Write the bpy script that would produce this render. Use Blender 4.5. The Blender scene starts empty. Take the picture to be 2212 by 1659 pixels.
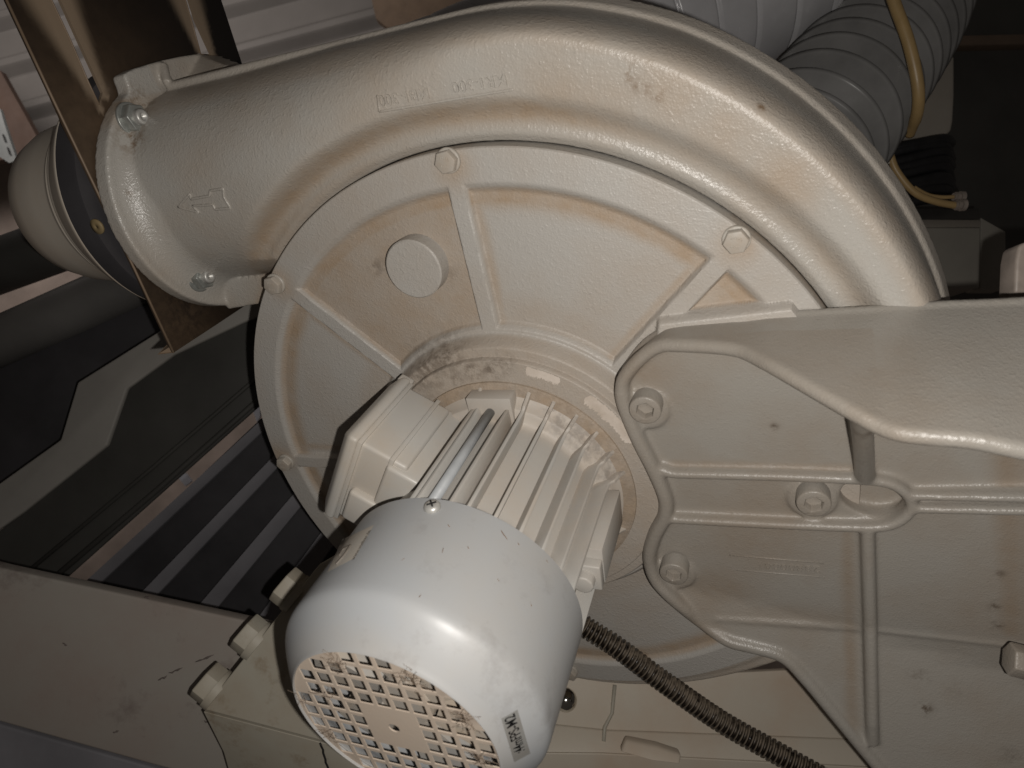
import bpy, bmesh, math, random
import numpy as np
from mathutils import Vector, Matrix
random.seed(4); np.random.seed(4)
PI = math.pi
SC = bpy.context.scene
COL = SC.collection

# ------------------------------------------------------------------ camera, light, exposure
# The place is laid out in millimetres in the frame of the blower: u = right, v = up, h = out of its front face.
# world: X = u, Z = v, Y = -h (metres).
F = 1422.03; CX, CY = 1106.0, 829.5                       # focal length and centre for a 2212 x 1659 picture
NA = np.array([0.32293186, -0.50581476, 0.79991652])      # blower axis seen from the camera
CC = np.array([0.00735089, 0.05602715, 0.42122471])
UU = np.array([0.94642222, 0.17259073, -0.27294217])
VV = np.array([0.0, -0.845200488, -0.534449376])
BM = np.array([UU, VV, -NA])                              # camera axes -> u, v, h
PC = -(BM @ CC) * 1000.0                                  # camera position in u, v, h


def W3(u, v, h):
    return Vector((u / 1000.0, -h / 1000.0, v / 1000.0))


def P(x, y, h):
    """point of the plane at height h seen in direction (x, y): gives (u, v, h) in mm"""
    d = BM @ np.array([(x - CX) / F, (y - CY) / F, 1.0])
    t = (h - PC[2]) / d[2]
    return PC + d * t


def PZ(x, y, z):
    """point at z mm of distance from the camera"""
    return PC + BM @ np.array([(x - CX) / F, (y - CY) / F, 1.0]) * z


def cam_vec(a, b, c):
    r = BM @ np.array([a, b, c]); return Vector((r[0], -r[2], r[1]))


cam = bpy.data.cameras.new("camera"); camo = bpy.data.objects.new("camera", cam); COL.objects.link(camo)
cam.sensor_fit = 'HORIZONTAL'; cam.sensor_width = 36.0; cam.lens = F / 2212.0 * 36.0
cam.clip_start = 0.01; cam.clip_end = 50
rx, uy, bz = cam_vec(1, 0, 0), cam_vec(0, -1, 0), cam_vec(0, 0, -1)
M = Matrix((rx, uy, bz)).transposed().to_4x4(); M.translation = W3(*PC)
camo.matrix_world = M
cam.dof.use_dof = True; cam.dof.focus_distance = 0.42; cam.dof.aperture_fstop = 13.0
SC.camera = camo

world = bpy.data.worlds.new("World"); SC.world = world; world.use_nodes = True
bg = world.node_tree.nodes['Background']; bg.inputs[0].default_value = (1.0, 0.86, 0.76, 1); bg.inputs[1].default_value = 0.03

fl = bpy.data.lights.new("phone_flash", 'SPOT'); flo = bpy.data.objects.new("phone_flash", fl); COL.objects.link(flo)
fl.energy = 4.5; fl.color = (1.0, 0.955, 0.90); fl.shadow_soft_size = 0.0022; fl.spot_size = math.radians(172); fl.spot_blend = 0.45
fpos = PC + BM @ np.array([17.5, 11.0, -3.0])
flo.location = W3(*fpos)
aim = W3(*P(1280, 700, 0)) - flo.location
flo.rotation_euler = aim.to_track_quat('-Z', 'Y').to_euler()

hl = bpy.data.lights.new("hall_light", 'AREA'); hlo = bpy.data.objects.new("hall_light", hl); COL.objects.link(hlo)
hl.shape = 'RECTANGLE'; hl.size = 1.2; hl.size_y = 0.5; hl.energy = 9.0; hl.color = (1.0, 0.90, 0.84)
hp = PZ(-900, -900, 900); hlo.location = W3(*hp)
aim = W3(*PZ(250, 150, 1900)) - hlo.location
hlo.rotation_euler = aim.to_track_quat('-Z', 'Y').to_euler()

SC.view_settings.view_transform = 'Standard'; SC.view_settings.look = 'None'
SC.view_settings.gamma = 1.0; SC.view_settings.use_curve_mapping = False; SC.view_settings.exposure = 0.0
SC.cycles.use_denoising = True
SC.cycles.max_bounces = 6


# ------------------------------------------------------------------ materials
def nt(name):
    m = bpy.data.materials.new(name); m.use_nodes = True
    t = m.node_tree; b = t.nodes['Principled BSDF']
    return m, t, b


def N_(t, kind, **kw):
    n = t.nodes.new(kind)
    for k, v in kw.items():
        if isinstance(k, str) and k.startswith('i_'): n.inputs[k[2:].replace('_', ' ')].default_value = v
        else: setattr(n, k, v)
    return n


def noise(t, scale, detail=4, rough=0.55, vec=None):
    n = N_(t, 'ShaderNodeTexNoise'); n.inputs['Scale'].default_value = scale
    n.inputs['Detail'].default_value = detail; n.inputs['Roughness'].default_value = rough
    if vec: t.links.new(vec, n.inputs['Vector'])
    return n.outputs['Fac']


def ramp(t, src, a, b, lo=0.0, hi=1.0):
    n = N_(t, 'ShaderNodeMapRange'); n.inputs['From Min'].default_value = a; n.inputs['From Max'].default_value = b
    n.inputs['To Min'].default_value = lo; n.inputs['To Max'].default_value = hi
    t.links.new(src, n.inputs['Value']); return n.outputs['Result']


def math_(t, op, a, b):
    n = N_(t, 'ShaderNodeMath', operation=op)
    for i, x in enumerate((a, b)):
        if isinstance(x, (int, float)): n.inputs[i].default_value = x
        else: t.links.new(x, n.inputs[i])
    return n.outputs[0]


def mix(t, fac, a, b):
    n = N_(t, 'ShaderNodeMix', data_type='RGBA')
    if isinstance(fac, (int, float)): n.inputs[0].default_value = fac
    else: t.links.new(fac, n.inputs[0])
    for i, x in ((6, a), (7, b)):
        if isinstance(x, tuple): n.inputs[i].default_value = (x[0], x[1], x[2], 1)
        else: t.links.new(x, n.inputs[i])
    return n.outputs[2]


def painted(name, base, dust, rough=0.36, dust_amt=0.35, bump=0.12, bscale=520, attr=True, metallic=0.0,
            stains=(0.10, 0.07, 0.05), stain_amt=0.0, big=9.0, coarse=0.0, spec=0.5, stain_scale=60):
    """paint with dust film (noise and, where the mesh carries it, the 'dust' and 'dirt' attributes) and a fine cast grain"""
    m, t, b = nt(name)
    tc = N_(t, 'ShaderNodeTexCoord').outputs['Object']
    d = ramp(t, noise(t, big, 5, 0.6, tc), 0.42, 0.68, 0, dust_amt)
    fine = ramp(t, noise(t, big * 14, 4, 0.6, tc), 0.3, 0.7, 0.75, 1.0)
    if attr:
        a = N_(t, 'ShaderNodeAttribute'); a.attribute_name = 'dust'
        aa = math_(t, 'MULTIPLY', a.outputs['Fac'], ramp(t, noise(t, 38, 4, 0.6, tc), 0.25, 0.62, 0.6, 1.0))
        d = math_(t, 'MAXIMUM', d, aa)
    d = math_(t, 'MULTIPLY', d, fine)
    col = mix(t, d, base, dust)
    if attr:
        a2 = N_(t, 'ShaderNodeAttribute'); a2.attribute_name = 'dirt'
        k = math_(t, 'MULTIPLY', a2.outputs['Fac'], ramp(t, noise(t, 170, 6, 0.7, tc), 0.42, 0.58, 0, 1.0))
        col = mix(t, k, col, stains)
    if stain_amt:
        s = ramp(t, noise(t, stain_scale, 7, 0.75, tc), 0.56, 0.72, 0, stain_amt)
        col = mix(t, s, col, stains)
    sp = ramp(t, noise(t, 420, 3, 0.6, tc), 0.70, 0.78, 0, 0.30)
    col = mix(t, sp, col, (base[0] * .35, base[1] * .33, base[2] * .3))
    t.links.new(col, b.inputs['Base Color'])
    r = math_(t, 'ADD', math_(t, 'MULTIPLY', d, 0.35), rough)
    t.links.new(r, b.inputs['Roughness']); b.inputs['Metallic'].default_value = metallic
    b.inputs['Specular IOR Level'].default_value = spec
    bn = N_(t, 'ShaderNodeBump'); bn.inputs['Strength'].default_value = bump; bn.inputs['Distance'].default_value = 0.00035
    hgt = noise(t, bscale, 3, 0.5, tc)
    if coarse:
        hgt = math_(t, 'ADD', hgt, math_(t, 'MULTIPLY', ramp(t, noise(t, bscale * .42, 2, 0.5, tc), 0.5, 0.75, 0, 1), coarse))
    t.links.new(hgt, bn.inputs['Height']); t.links.new(bn.outputs[0], b.inputs['Normal'])
    return m


def plain(name, col, rough=0.5, metallic=0.0, var=0.15, scale=30, bump=0.0, bscale=300):
    m, t, b = nt(name)
    tc = N_(t, 'ShaderNodeTexCoord').outputs['Object']
    k = ramp(t, noise(t, scale, 5, 0.6, tc), 0.3, 0.7, 0, 1)
    c = mix(t, k, tuple(x * (1 - var) for x in col), tuple(min(1, x * (1 + var)) for x in col))
    t.links.new(c, b.inputs['Base Color']); b.inputs['Metallic'].default_value = metallic
    t.links.new(ramp(t, noise(t, scale * 3, 3, 0.6, tc), 0.3, 0.7, rough * .85, min(1, rough * 1.15)), b.inputs['Roughness'])
    if bump:
        bn = N_(t, 'ShaderNodeBump'); bn.inputs['Strength'].default_value = bump; bn.inputs['Distance'].default_value = 0.0006
        t.links.new(noise(t, bscale, 3, 0.5, tc), bn.inputs['Height']); t.links.new(bn.outputs[0], b.inputs['Normal'])
    return m


DUST = (0.325, 0.238, 0.160)
CAST = (0.395, 0.376, 0.343)
mt_cast = painted('grey cast paint', CAST, DUST, rough=0.235, dust_amt=0.5, bump=0.85, bscale=1000, coarse=0.45, stains=(0.16, 0.10, 0.055))
mt_cover = painted('grey cast paint on the cover', (0.405, 0.385, 0.355), DUST, rough=0.40, dust_amt=0.45, bump=0.75, bscale=1000, coarse=0.5, stains=(0.13, 0.10, 0.075))
mt_arm = painted('grey paint on the bracket', (0.295, 0.275, 0.245), (0.235, 0.18, 0.13), rough=0.30, dust_amt=0.6, bump=0.65, bscale=1000, coarse=0.35, stains=(0.10, 0.075, 0.055), big=11)
mt_motor = painted('pale grey motor paint', (0.43, 0.42, 0.395), (0.46, 0.37, 0.285), rough=0.42, dust_amt=0.5, bump=0.08, bscale=500, stains=(0.11, 0.09, 0.08), big=15)
mt_fan = painted('blue grey fan cowl plastic', (0.36, 0.372, 0.382), (0.38, 0.35, 0.31), rough=0.34, dust_amt=0.5, bump=0.03, bscale=500, stains=(0.14, 0.12, 0.11), stain_amt=0.3, stain_scale=34, big=9, attr=True)
mt_grille = painted('dusty grille plastic', (0.50, 0.435, 0.365), (0.53, 0.43, 0.34), rough=0.6, dust_amt=0.9, bump=0.15, bscale=500, stains=(0.14, 0.10, 0.08), big=30)
mt_fanin = painted('dusty grey fan plastic', (0.36, 0.35, 0.33), (0.44, 0.36, 0.27), rough=0.6, dust_amt=1.0, bump=0.1, bscale=500, attr=False, big=24)
mt_box = painted('terminal box plastic', (0.47, 0.455, 0.425), (0.47, 0.39, 0.30), rough=0.35, dust_amt=0.55, bump=0.04, bscale=400, big=22)
mt_zinc = plain('zinc plated steel', (0.34, 0.35, 0.33), 0.38, 0.55, 0.2, 200)
mt_chrome = plain('bright chromed steel', (0.62, 0.60, 0.55), 0.12, 1.0, 0.15, 120)
mt_screw = plain('dull zinc screw', (0.52, 0.51, 0.48), 0.4, 0.4, 0.15, 150)
mt_rod = plain('grey painted tie rod', (0.36, 0.375, 0.385), 0.5, 0.0, 0.08, 120)
mt_dustybolt = painted('dusty painted bolt', (0.39, 0.365, 0.325), DUST, rough=0.4, dust_amt=0.5, bump=0.2, bscale=700, big=60, attr=False)
mt_beam = painted('grey painted steel beam', (0.30, 0.276, 0.245), (0.27, 0.215, 0.185), rough=0.5, dust_amt=0.8, bump=0.04, attr=False, stain_amt=0.75, stain_scale=19, stains=(0.17, 0.135, 0.12), big=8)
mt_block = painted('grey painted gearbox', (0.37, 0.345, 0.285), (0.30, 0.235, 0.165), rough=0.5, dust_amt=0.5, bump=0.08, attr=False, stain_amt=0.7, stain_scale=34, stains=(0.22, 0.16, 0.10), big=18)
mt_base = painted('grey brown base paint', (0.52, 0.465, 0.385), (0.47, 0.35, 0.255), rough=0.5, dust_amt=0.8, bump=0.06, attr=True, stains=(0.09, 0.06, 0.04), big=10)
mt_dark = plain('near black painted sheet', (0.036, 0.034, 0.037), 0.55, 0.0, 0.3, 12)
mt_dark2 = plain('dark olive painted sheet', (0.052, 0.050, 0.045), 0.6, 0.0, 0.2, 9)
mt_strip = plain('dark blue grey sheet', (0.20, 0.195, 0.21), 0.5, 0.0, 0.2, 9)
mt_zbar = plain('grey brown painted bar', (0.25, 0.236, 0.215), 0.5, 0.0, 0.12, 10)
mt_duct = plain('grey plastic duct', (0.46, 0.455, 0.465), 0.25, 0.0, 0.12, 18)
mt_bellow = plain('dark grey rubber duct', (0.18, 0.177, 0.173), 0.24, 0.0, 0.25, 14)
mt_black = plain('black strap', (0.012, 0.012, 0.013), 0.5, 0.0, 0.3, 60, bump=0.4, bscale=60)
mt_hose = plain('beige hose rubber', (0.33, 0.225, 0.10), 0.42, 0.0, 0.12, 50)
mt_fit = plain('pale plastic fitting', (0.26, 0.22, 0.19), 0.5, 0.0, 0.2, 90)
mt_hood = painted('grey rubber hood', (0.50, 0.45, 0.385), (0.46, 0.36, 0.27), rough=0.42, dust_amt=0.8, bump=0.04, attr=False, big=10)
mt_gbox = plain('grey metal housing', (0.32, 0.29, 0.25), 0.55, 0.0, 0.08, 12)
mt_gbox2 = plain('dark grey metal housing', (0.25, 0.235, 0.205), 0.5, 0.0, 0.1, 12)
mt_wall = plain('pale corrugated cladding', (0.22, 0.21, 0.20), 0.5, 0.0, 0.12, 3)
mt_floor = plain('pinkish brown floor', (0.40, 0.335, 0.295), 0.8, 0.0, 0.25, 7)
mt_wood = plain('dark brown board', (0.10, 0.065, 0.05), 0.7, 0.0, 0.2, 9)
mt_paper = painted('off white paper sticker', (0.50, 0.47, 0.42), (0.42, 0.36, 0.29), rough=0.5, dust_amt=0.5, bump=0.0, attr=False, big=60)
mt_tag = painted('grey foil sticker', (0.225, 0.225, 0.215), (0.19, 0.165, 0.14), rough=0.4, dust_amt=0.6, bump=0.0, attr=False, big=70)
mt_ink = plain('black marker ink', (0.012, 0.011, 0.012), 0.6, 0.0, 0.2, 90)
mt_greyink = plain('grey printing ink', (0.16, 0.14, 0.12), 0.6, 0.0, 0.2, 90)
mt_scrape = plain('dark scrape in paint', (0.13, 0.105, 0.095), 0.7, 0.0, 0.2, 200)
mt_lint = plain('brown lint', (0.20, 0.15, 0.11), 0.9, 0.0, 0.2, 90)
mt_void = plain('dark inside', (0.01, 0.009, 0.009), 0.8, 0.0, 0.1, 9)
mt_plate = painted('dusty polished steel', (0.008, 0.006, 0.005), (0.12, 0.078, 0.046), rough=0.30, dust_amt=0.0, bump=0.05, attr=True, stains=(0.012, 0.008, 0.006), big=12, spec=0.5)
mt_tab = plain('beige edge of steel plate', (0.19, 0.135, 0.09), 0.55, 0.1, 0.15, 30)


def painted_sheen(m, col):  # blends in a colour that stands in for reflected light
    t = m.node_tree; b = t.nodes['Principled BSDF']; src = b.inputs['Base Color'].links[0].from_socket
    a = N_(t, 'ShaderNodeAttribute'); a.attribute_name = 'rub'  # mask of the painted reflections, not of wear
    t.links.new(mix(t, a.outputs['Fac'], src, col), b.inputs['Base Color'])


painted_sheen(mt_plate, (0.22, 0.165, 0.115))  # beige of the reflections beside the slots, as plain colour


def conduit_material():
    m, t, b = nt('dusty black corrugated plastic')
    g = N_(t, 'ShaderNodeNewGeometry')
    sx = N_(t, 'ShaderNodeSeparateXYZ'); t.links.new(g.outputs['Normal'], sx.inputs[0])
    tc = N_(t, 'ShaderNodeTexCoord').outputs['Object']
    up = ramp(t, sx.outputs['Z'], 0.45, 0.9, 0, 1)           # dust lies on whatever faces up
    nn = ramp(t, noise(t, 160, 4, 0.6, tc), 0.35, 0.6, 0, 1)
    a = N_(t, 'ShaderNodeAttribute'); a.attribute_name = 'dust'
    k = math_(t, 'MAXIMUM', math_(t, 'MULTIPLY', up, nn), math_(t, 'MULTIPLY', a.outputs['Fac'], 0.9))
    t.links.new(mix(t, k, (0.012, 0.009, 0.007), (0.15, 0.118, 0.085)), b.inputs['Base Color'])
    t.links.new(ramp(t, k, 0, 1, 0.22, 0.8), b.inputs['Roughness'])
    return m


mt_conduit = conduit_material()


# ------------------------------------------------------------------ mesh helpers (all input in mm: u, v, h)
def mesh_from(name, verts, faces, smooth=True, attrs=None):
    me = bpy.data.meshes.new(name)
    v = np.asarray(verts, float)
    w = np.stack([v[:, 0], -v[:, 2], v[:, 1]], 1) / 1000.0
    me.from_pydata(w.tolist(), [], [list(map(int, f)) for f in faces])
    if attrs:
        for k, a in attrs.items():
            at = me.attributes.new(k, 'FLOAT', 'POINT'); at.data.foreach_set('value', np.asarray(a, np.float32))
    if smooth: me.shade_smooth()
    me.update(); return me


def uvh(me):
    co = np.zeros(len(me.vertices) * 3, np.float32); me.vertices.foreach_get('co', co); co = co.reshape(-1, 3) * 1000
    return np.stack([co[:, 0], co[:, 2], -co[:, 1]], 1)


def recalc(me):
    bm = bmesh.new(); bm.from_mesh(me); bmesh.ops.recalc_face_normals(bm, faces=bm.faces[:]); bm.to_mesh(me); bm.free(); me.update()


def put(name, me, mat, parent=None, loc=None, base=None):
    """link a mesh; with a parent at uvh 'base' its verts stay where they are"""
    o = bpy.data.objects.new(name, me); COL.objects.link(o)
    if mat and not me.materials: me.materials.append(mat)
    if parent is not None:
        o.parent = parent
        if loc is not None: o.location = W3(*loc) - W3(*org(parent))
        else: o.location = -W3(*org(parent))
    elif loc is not None: o.location = W3(*loc)
    return o


def org(o):
    p = np.zeros(3)
    while o is not None:
        q = o.location; p += np.array([q.x, q.z, -q.y]) * 1000; o = o.parent
    return p


def thing(name, label, cat, at, group=None):
    o = bpy.data.objects.new(name, None); COL.objects.link(o); o.location = W3(*at)
    o.empty_display_size = 0.02
    o['label'] = label; o['category'] = cat
    if group: o['group'] = group
    return o


def tag(o, label=None, cat=None, group=None, kind=None):
    if label: o['label'] = label
    if cat: o['category'] = cat
    if group: o['group'] = group
    if kind: o['kind'] = kind
    return o


class MB:
    def __init__(s): s.v = []; s.f = []
    def add(s, verts, faces):
        n = len(s.v); s.v += [tuple(map(float, x)) for x in verts]; s.f += [[n + i for i in f] for f in faces]; return s
    def box(s, c, half, ax=None):
        c = np.array(c, float); ax = np.eye(3) if ax is None else np.array(ax, float)
        vs = [c + ax.T @ (np.array([i, j, k]) * half) for i in (-1, 1) for j in (-1, 1) for k in (-1, 1)]
        return s.add(vs, [(0, 1, 3, 2), (4, 6, 7, 5), (0, 4, 5, 1), (2, 3, 7, 6), (0, 2, 6, 4), (1, 5, 7, 3)])
    def prism(s, pts, h0, h1):
        """pts: (u, v) outline or (u, v, h_top); h0 bottom"""
        n = len(pts)
        top = [(p[0], p[1], (p[2] if len(p) > 2 else h1)) for p in pts]; bot = [(p[0], p[1], h0) for p in pts]
        return s.add(top + bot, [list(range(n)), list(range(2 * n - 1, n - 1, -1))] + [(i, i + n, (i + 1) % n + n, (i + 1) % n) for i in range(n)])
    def tube(s, pts, r, n=12, cap=True):
        pts = [np.array(p, float) for p in pts]; R = r if hasattr(r, '__len__') else [r] * len(pts)
        k = len(pts); ring = []; up = None
        for i, p in enumerate(pts):
            d = pts[min(i + 1, k - 1)] - pts[max(i - 1, 0)]; d = d / (np.linalg.norm(d) + 1e-9)
            if up is None:
                up = np.array([0, 0, 1.0]) if abs(d[2]) < .9 else np.array([1.0, 0, 0])
            a = up - d * (up @ d); a /= np.linalg.norm(a); up = a; b = np.cross(d, a)
            ring += [p + R[i] * (math.cos(t) * a + math.sin(t) * b) for t in np.linspace(0, 2 * PI, n, endpoint=False)]
        fs = [(i * n + j, i * n + (j + 1) % n, (i + 1) * n + (j + 1) % n, (i + 1) * n + j) for i in range(k - 1) for j in range(n)]
        if cap: fs += [list(range(n - 1, -1, -1)), list(range((k - 1) * n, k * n))]
        return s.add(ring, fs)
    def sphere(s, c, r, n=10):
        vs = []; fs = []
        for i in range(1, n):
            for j in range(2 * n):
                a = PI * i / n; b = PI * j / n
                vs.append((c[0] + r * math.sin(a) * math.cos(b), c[1] + r * math.sin(a) * math.sin(b), c[2] + r * math.cos(a)))
        m = 2 * n
        for i in range(n - 2):
            for j in range(m): fs.append((i * m + j, (i + 1) * m + j, (i + 1) * m + (j + 1) % m, i * m + (j + 1) % m))
        fs += [list(range(m)), list(range(len(vs) - 1, len(vs) - m - 1, -1))]
        return s.add(vs, fs)
    def lathe(s, prof, n=64, c=(0, 0), axis=None, closed=True):
        """prof: (r, h) pairs turned about the axis; closed profile makes a solid of revolution"""
        vs = []; fs = []; k = len(prof)
        for r, h in prof:
            for j in range(n):
                t = 2 * PI * j / n; q = np.array([r * math.cos(t), r * math.sin(t), h])
                if axis is not None: q = axis[0] + axis[1] * q[0] + axis[2] * q[1] + axis[3] * q[2]
                else: q = q + np.array([c[0], c[1], 0])
                vs.append(q)
        kk = k if closed else k - 1
        for i in range(kk):
            for j in range(n):
                fs.append((i * n + j, i * n + (j + 1) % n, ((i + 1) % k) * n + (j + 1) % n, ((i + 1) % k) * n + j))
        return s.add(vs, fs)
    def me(s, name, smooth=True, rc=True):
        m = mesh_from(name, s.v, s.f, smooth)
        if rc: recalc(m)
        return m


def bevel(me, w=0.8, seg=3, angle=30):
    o = bpy.data.objects.new('tmp', me); COL.objects.link(o)
    b = o.modifiers.new('b', 'BEVEL'); b.width = w / 1000; b.segments = seg; b.limit_method = 'ANGLE'; b.angle_limit = math.radians(angle)
    return bake(o, auto=True)


def bake(o, auto=False):
    dg = bpy.context.evaluated_depsgraph_get(); e = o.evaluated_get(dg)
    m = bpy.data.meshes.new_from_object(e); bpy.data.objects.remove(o, do_unlink=True)
    m.shade_smooth()
    if auto: m.set_sharp_from_angle(angle=math.radians(40))
    return m


def sharp(me, a=35):
    me.set_sharp_from_angle(angle=math.radians(a)); return me


def remesh(me, vox=1.2, it=6, fac=0.5):
    o = bpy.data.objects.new('tmp', me); COL.objects.link(o)
    r = o.modifiers.new('r', 'REMESH'); r.mode = 'VOXEL'; r.voxel_size = vox / 1000; r.adaptivity = 0
    sm = o.modifiers.new('s', 'SMOOTH'); sm.factor = fac; sm.iterations = it
    return bake(o)


def attr(me, **kw):
    for k, a in kw.items():
        at = me.attributes.new(k, 'FLOAT', 'POINT'); at.data.foreach_set('value', np.clip(np.asarray(a, np.float32), 0, 1))


def ss(a, b, x):
    t = np.clip((x - a) / (b - a + 1e-9), 0, 1); return t * t * (3 - 2 * t)


def text_mesh(txt, size, U, V, O, depth=0.35, up=None, sx=1.0, bold=0.0, space=1.0):
    """text with baseline direction U and letter-up direction V (uvh vectors), centred on O"""
    c = bpy.data.curves.new('t', 'FONT'); c.body = txt; c.size = size; c.extrude = depth / 2; c.align_x = 'CENTER'; c.align_y = 'CENTER'
    c.offset = bold; c.space_character = space; c.resolution_u = 3
    o = bpy.data.objects.new('tmp', c); COL.objects.link(o); m = bake(o)
    co = np.zeros(len(m.vertices) * 3, np.float32); m.vertices.foreach_get('co', co); co = co.reshape(-1, 3)
    U = np.array(U, float); U /= np.linalg.norm(U); V = np.array(V, float); V -= U * (U @ V); V /= np.linalg.norm(V); Nn = np.cross(U, V)
    q = np.array(O) + co[:, :1] * sx * U + co[:, 1:2] * V + co[:, 2:] * Nn
    w = np.stack([q[:, 0], -q[:, 2], q[:, 1]], 1) / 1000
    m.vertices.foreach_set('co', w.astype(np.float32).ravel()); m.shade_flat(); m.update(); return m


# ------------------------------------------------------------------ the blower
A12 = math.radians(12)
DO = np.array([-math.cos(A12), -math.sin(A12), 0.0])      # where the outlet points
TO = np.array([-math.sin(A12), math.cos(A12), 0.0])       # across the outlet, outwards
HN = np.array([0, 0, 1.0])
HM, T0, S0, RP = -52.0, 188.0, 210.0, 57.0                # mid plane, outlet axis, flange face, pipe radius


def so(s, t, h): return DO * s + TO * t + HN * h


LIPR = [(-110, 212), (-80, 214), (-45, 219), (-10, 229), (20, 241), (34, 246.2), (45, 249.3), (51, 251), (58, 252.8), (65, 254.6), (76, 257.4), (88, 259.2), (98, 259.6), (102, 259.6)]


def volute():
    th_in = []; inner = []; outer = []
    for a in np.linspace(-110, 102, 420):
        R = np.interp(a, [x[0] for x in LIPR], [x[1] for x in LIPR]); c, s = math.cos(math.radians(a)), math.sin(math.radians(a))
        inner.append((200.5 * c, 200.5 * s)); outer.append((R * c, R * s))
    a1 = 102 + math.degrees(math.acos(131 / 200.5)); S1 = 200.5 * math.sin(math.radians(a1 - 102))
    for k, a in enumerate(np.linspace(102, a1, 140)[1:]):
        q = (200.5 * math.cos(math.radians(a)), 200.5 * math.sin(math.radians(a))); inner.append(q)
        s = (k + 1) / 139 * S1; o = so(s, 259.6, 0); outer.append((o[0], o[1]))
    for s in np.linspace(S1, 206, 40)[1:]:
        a, b = so(s, 131, 0), so(s, 259.6, 0); inner.append((a[0], a[1])); outer.append((b[0], b[1]))
    inner = np.array(inner); outer = np.array(outer); n = len(inner)
    # samples across, denser near both borders
    w = np.unique(np.concatenate([np.linspace(0, .12, 16), np.linspace(.12, .7, 42), np.linspace(.7, 1, 46)]))
    Q = inner[:, None, :] * (1 - w[None, :, None]) + outer[:, None, :] * w[None, :, None]
    u, v = Q[..., 0], Q[..., 1]
    r = np.hypot(u, v); ang = np.degrees(np.arctan2(v, u)); s = u * DO[0] + v * DO[1]; t = u * TO[0] + v * TO[1]
    R = np.interp(ang, [x[0] for x in LIPR], [x[1] for x in LIPR])
    e = np.where(s > 0, 259.6 - t, R - r); e = np.where((s > 0) & (t < 0), 50, e)
    straight = ss(-60, 110, s)
    lipw = 2.7 + 2.0 * ss(60, 150, s)
    E = 11.5 + 43.5 * straight; pw = 2.5 - .5 * ss(20, 150, s)
    g = lambda x: np.sqrt(np.clip(1 - (1 - np.clip(x, 0, 1)) ** 2, 0, 1))
    top = 59.0 + 0 * s
    top = 52.5 + 6.5 * straight
    crown = (1 - straight) * (4.5 - .15 * np.clip((R - 11) - r, 0, 40)); top = top + crown
    O = top * np.clip(1 - (1 - np.clip((e - lipw) / E, 0, 1)) ** pw, 0, 1) ** (1 / pw)
    L = np.where(s > 40, 59.0 * g((t - 131) / 57.0), 99.0)
    h = HM + np.minimum(O, L) - 1.2 * ss(110, 165, s)
    wc = r - 200.5
    seat = -10.5 + 4.2 * np.exp(-((wc - 5.0) / 3.6) ** 2) + 3.6 * ss(5, 12, wc)
    k = ss(10.5, 24, wc)
    q_ = ss(70, 125, s)
    seat = seat * (1 - q_) + np.minimum(seat, h) * q_
    h2 = seat * (1 - k) + h * k
    lip = HM + 6.0 - 1.5 * (1 - ss(0, 1.6, e)) + 0 * e
    h2 = np.where(e < lipw + 3, np.maximum(lip, h2), h2)
    h2 = np.where((e < lipw * .98), lip, h2)
    h2 = np.maximum(h2, HM + 0.3)
    m = len(w)
    fv = np.stack([u, v, h2], -1).reshape(-1, 3); hb = 2 * HM - h2
    kb = 1 + 3.2 * w[None, :] ** 10 * ss(104, 84, ang) * ss(0, 30, ang) / np.maximum(r, 1); kb = np.where(s > 40, 1, kb)
    bv = np.stack([u * kb, v * kb, hb - 3 * (kb > 1.002)], -1).reshape(-1, 3)
    fs = []
    for i in range(n - 1):
        for j in range(m - 1):
            a = i * m + j; fs.append((a, a + 1, a + m + 1, a + m)); b = a + n * m; fs.append((b, b + m, b + m + 1, b + 1))
    for i in range(n - 1):
        a = i * m; fs.append((a, a + m, a + m + n * m, a + n * m)); a = i * m + m - 1; fs.append((a, a + n * m, a + m + n * m, a + m))
    for j in range(m - 1):
        a = j; fs.append((a, a + n * m, a + 1 + n * m, a + 1)); a = (n - 1) * m + j; fs.append((a, a + 1, a + 1 + n * m, a + n * m))
    return np.concatenate([fv, bv]), fs


def smooth_path(pts, n=8):
    pts = [np.array(p, float) for p in pts]; out = []
    for i in range(len(pts) - 1):
        p0 = pts[max(i - 1, 0)]; p1 = pts[i]; p2 = pts[i + 1]; p3 = pts[min(i + 2, len(pts) - 1)]
        for t in np.linspace(0, 1, n, endpoint=False):
            out.append(.5 * ((2 * p1) + (-p0 + p2) * t + (2 * p0 - 5 * p1 + 4 * p2 - p3) * t * t + (-p0 + 3 * p1 - 3 * p2 + p3) * t ** 3))
    out.append(pts[-1]); return out


def hexhead(r, hh, washer=0.0, mark=False, dome=1.0, seg=6):
    """hex head on its own origin, axis +h"""
    b = MB(); n = seg
    out = []
    if washer: b.lathe([(0.01, 0), (washer, 0), (washer, 1.4), (washer - .5, 1.9), (0.01, 1.9)], 40)
    z = 1.2 if washer else 0
    R = r / math.cos(PI / 6)
    ring = lambda k, q: [(q * math.cos(PI / 3 * i + .3), q * math.sin(PI / 3 * i + .3), k) for i in range(6)]
    vs = ring(z, R) + ring(z + hh - .8, R) + ring(z + hh, R * .93)
    fs = [(i, (i + 1) % 6, (i + 1) % 6 + 6, i + 6) for i in range(6)] + [(i + 6, (i + 1) % 6 + 6, (i + 1) % 6 + 12, i + 12) for i in range(6)] + [list(range(12, 18)), [5, 4, 3, 2, 1, 0]]
    b.add(vs, fs)
    if mark:
        for i in range(5): b.box((-2.2 + i * 1.1, 1.9 + .3 * math.sin(i), z + hh), (.32, .7, .18))
        for i in range(4): b.box((-1.7 + i * 1.1, -2.0, z + hh), (.32, .7, .18))
    return bevel(b.me('hexhead', rc=True), .35, 2)


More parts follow.
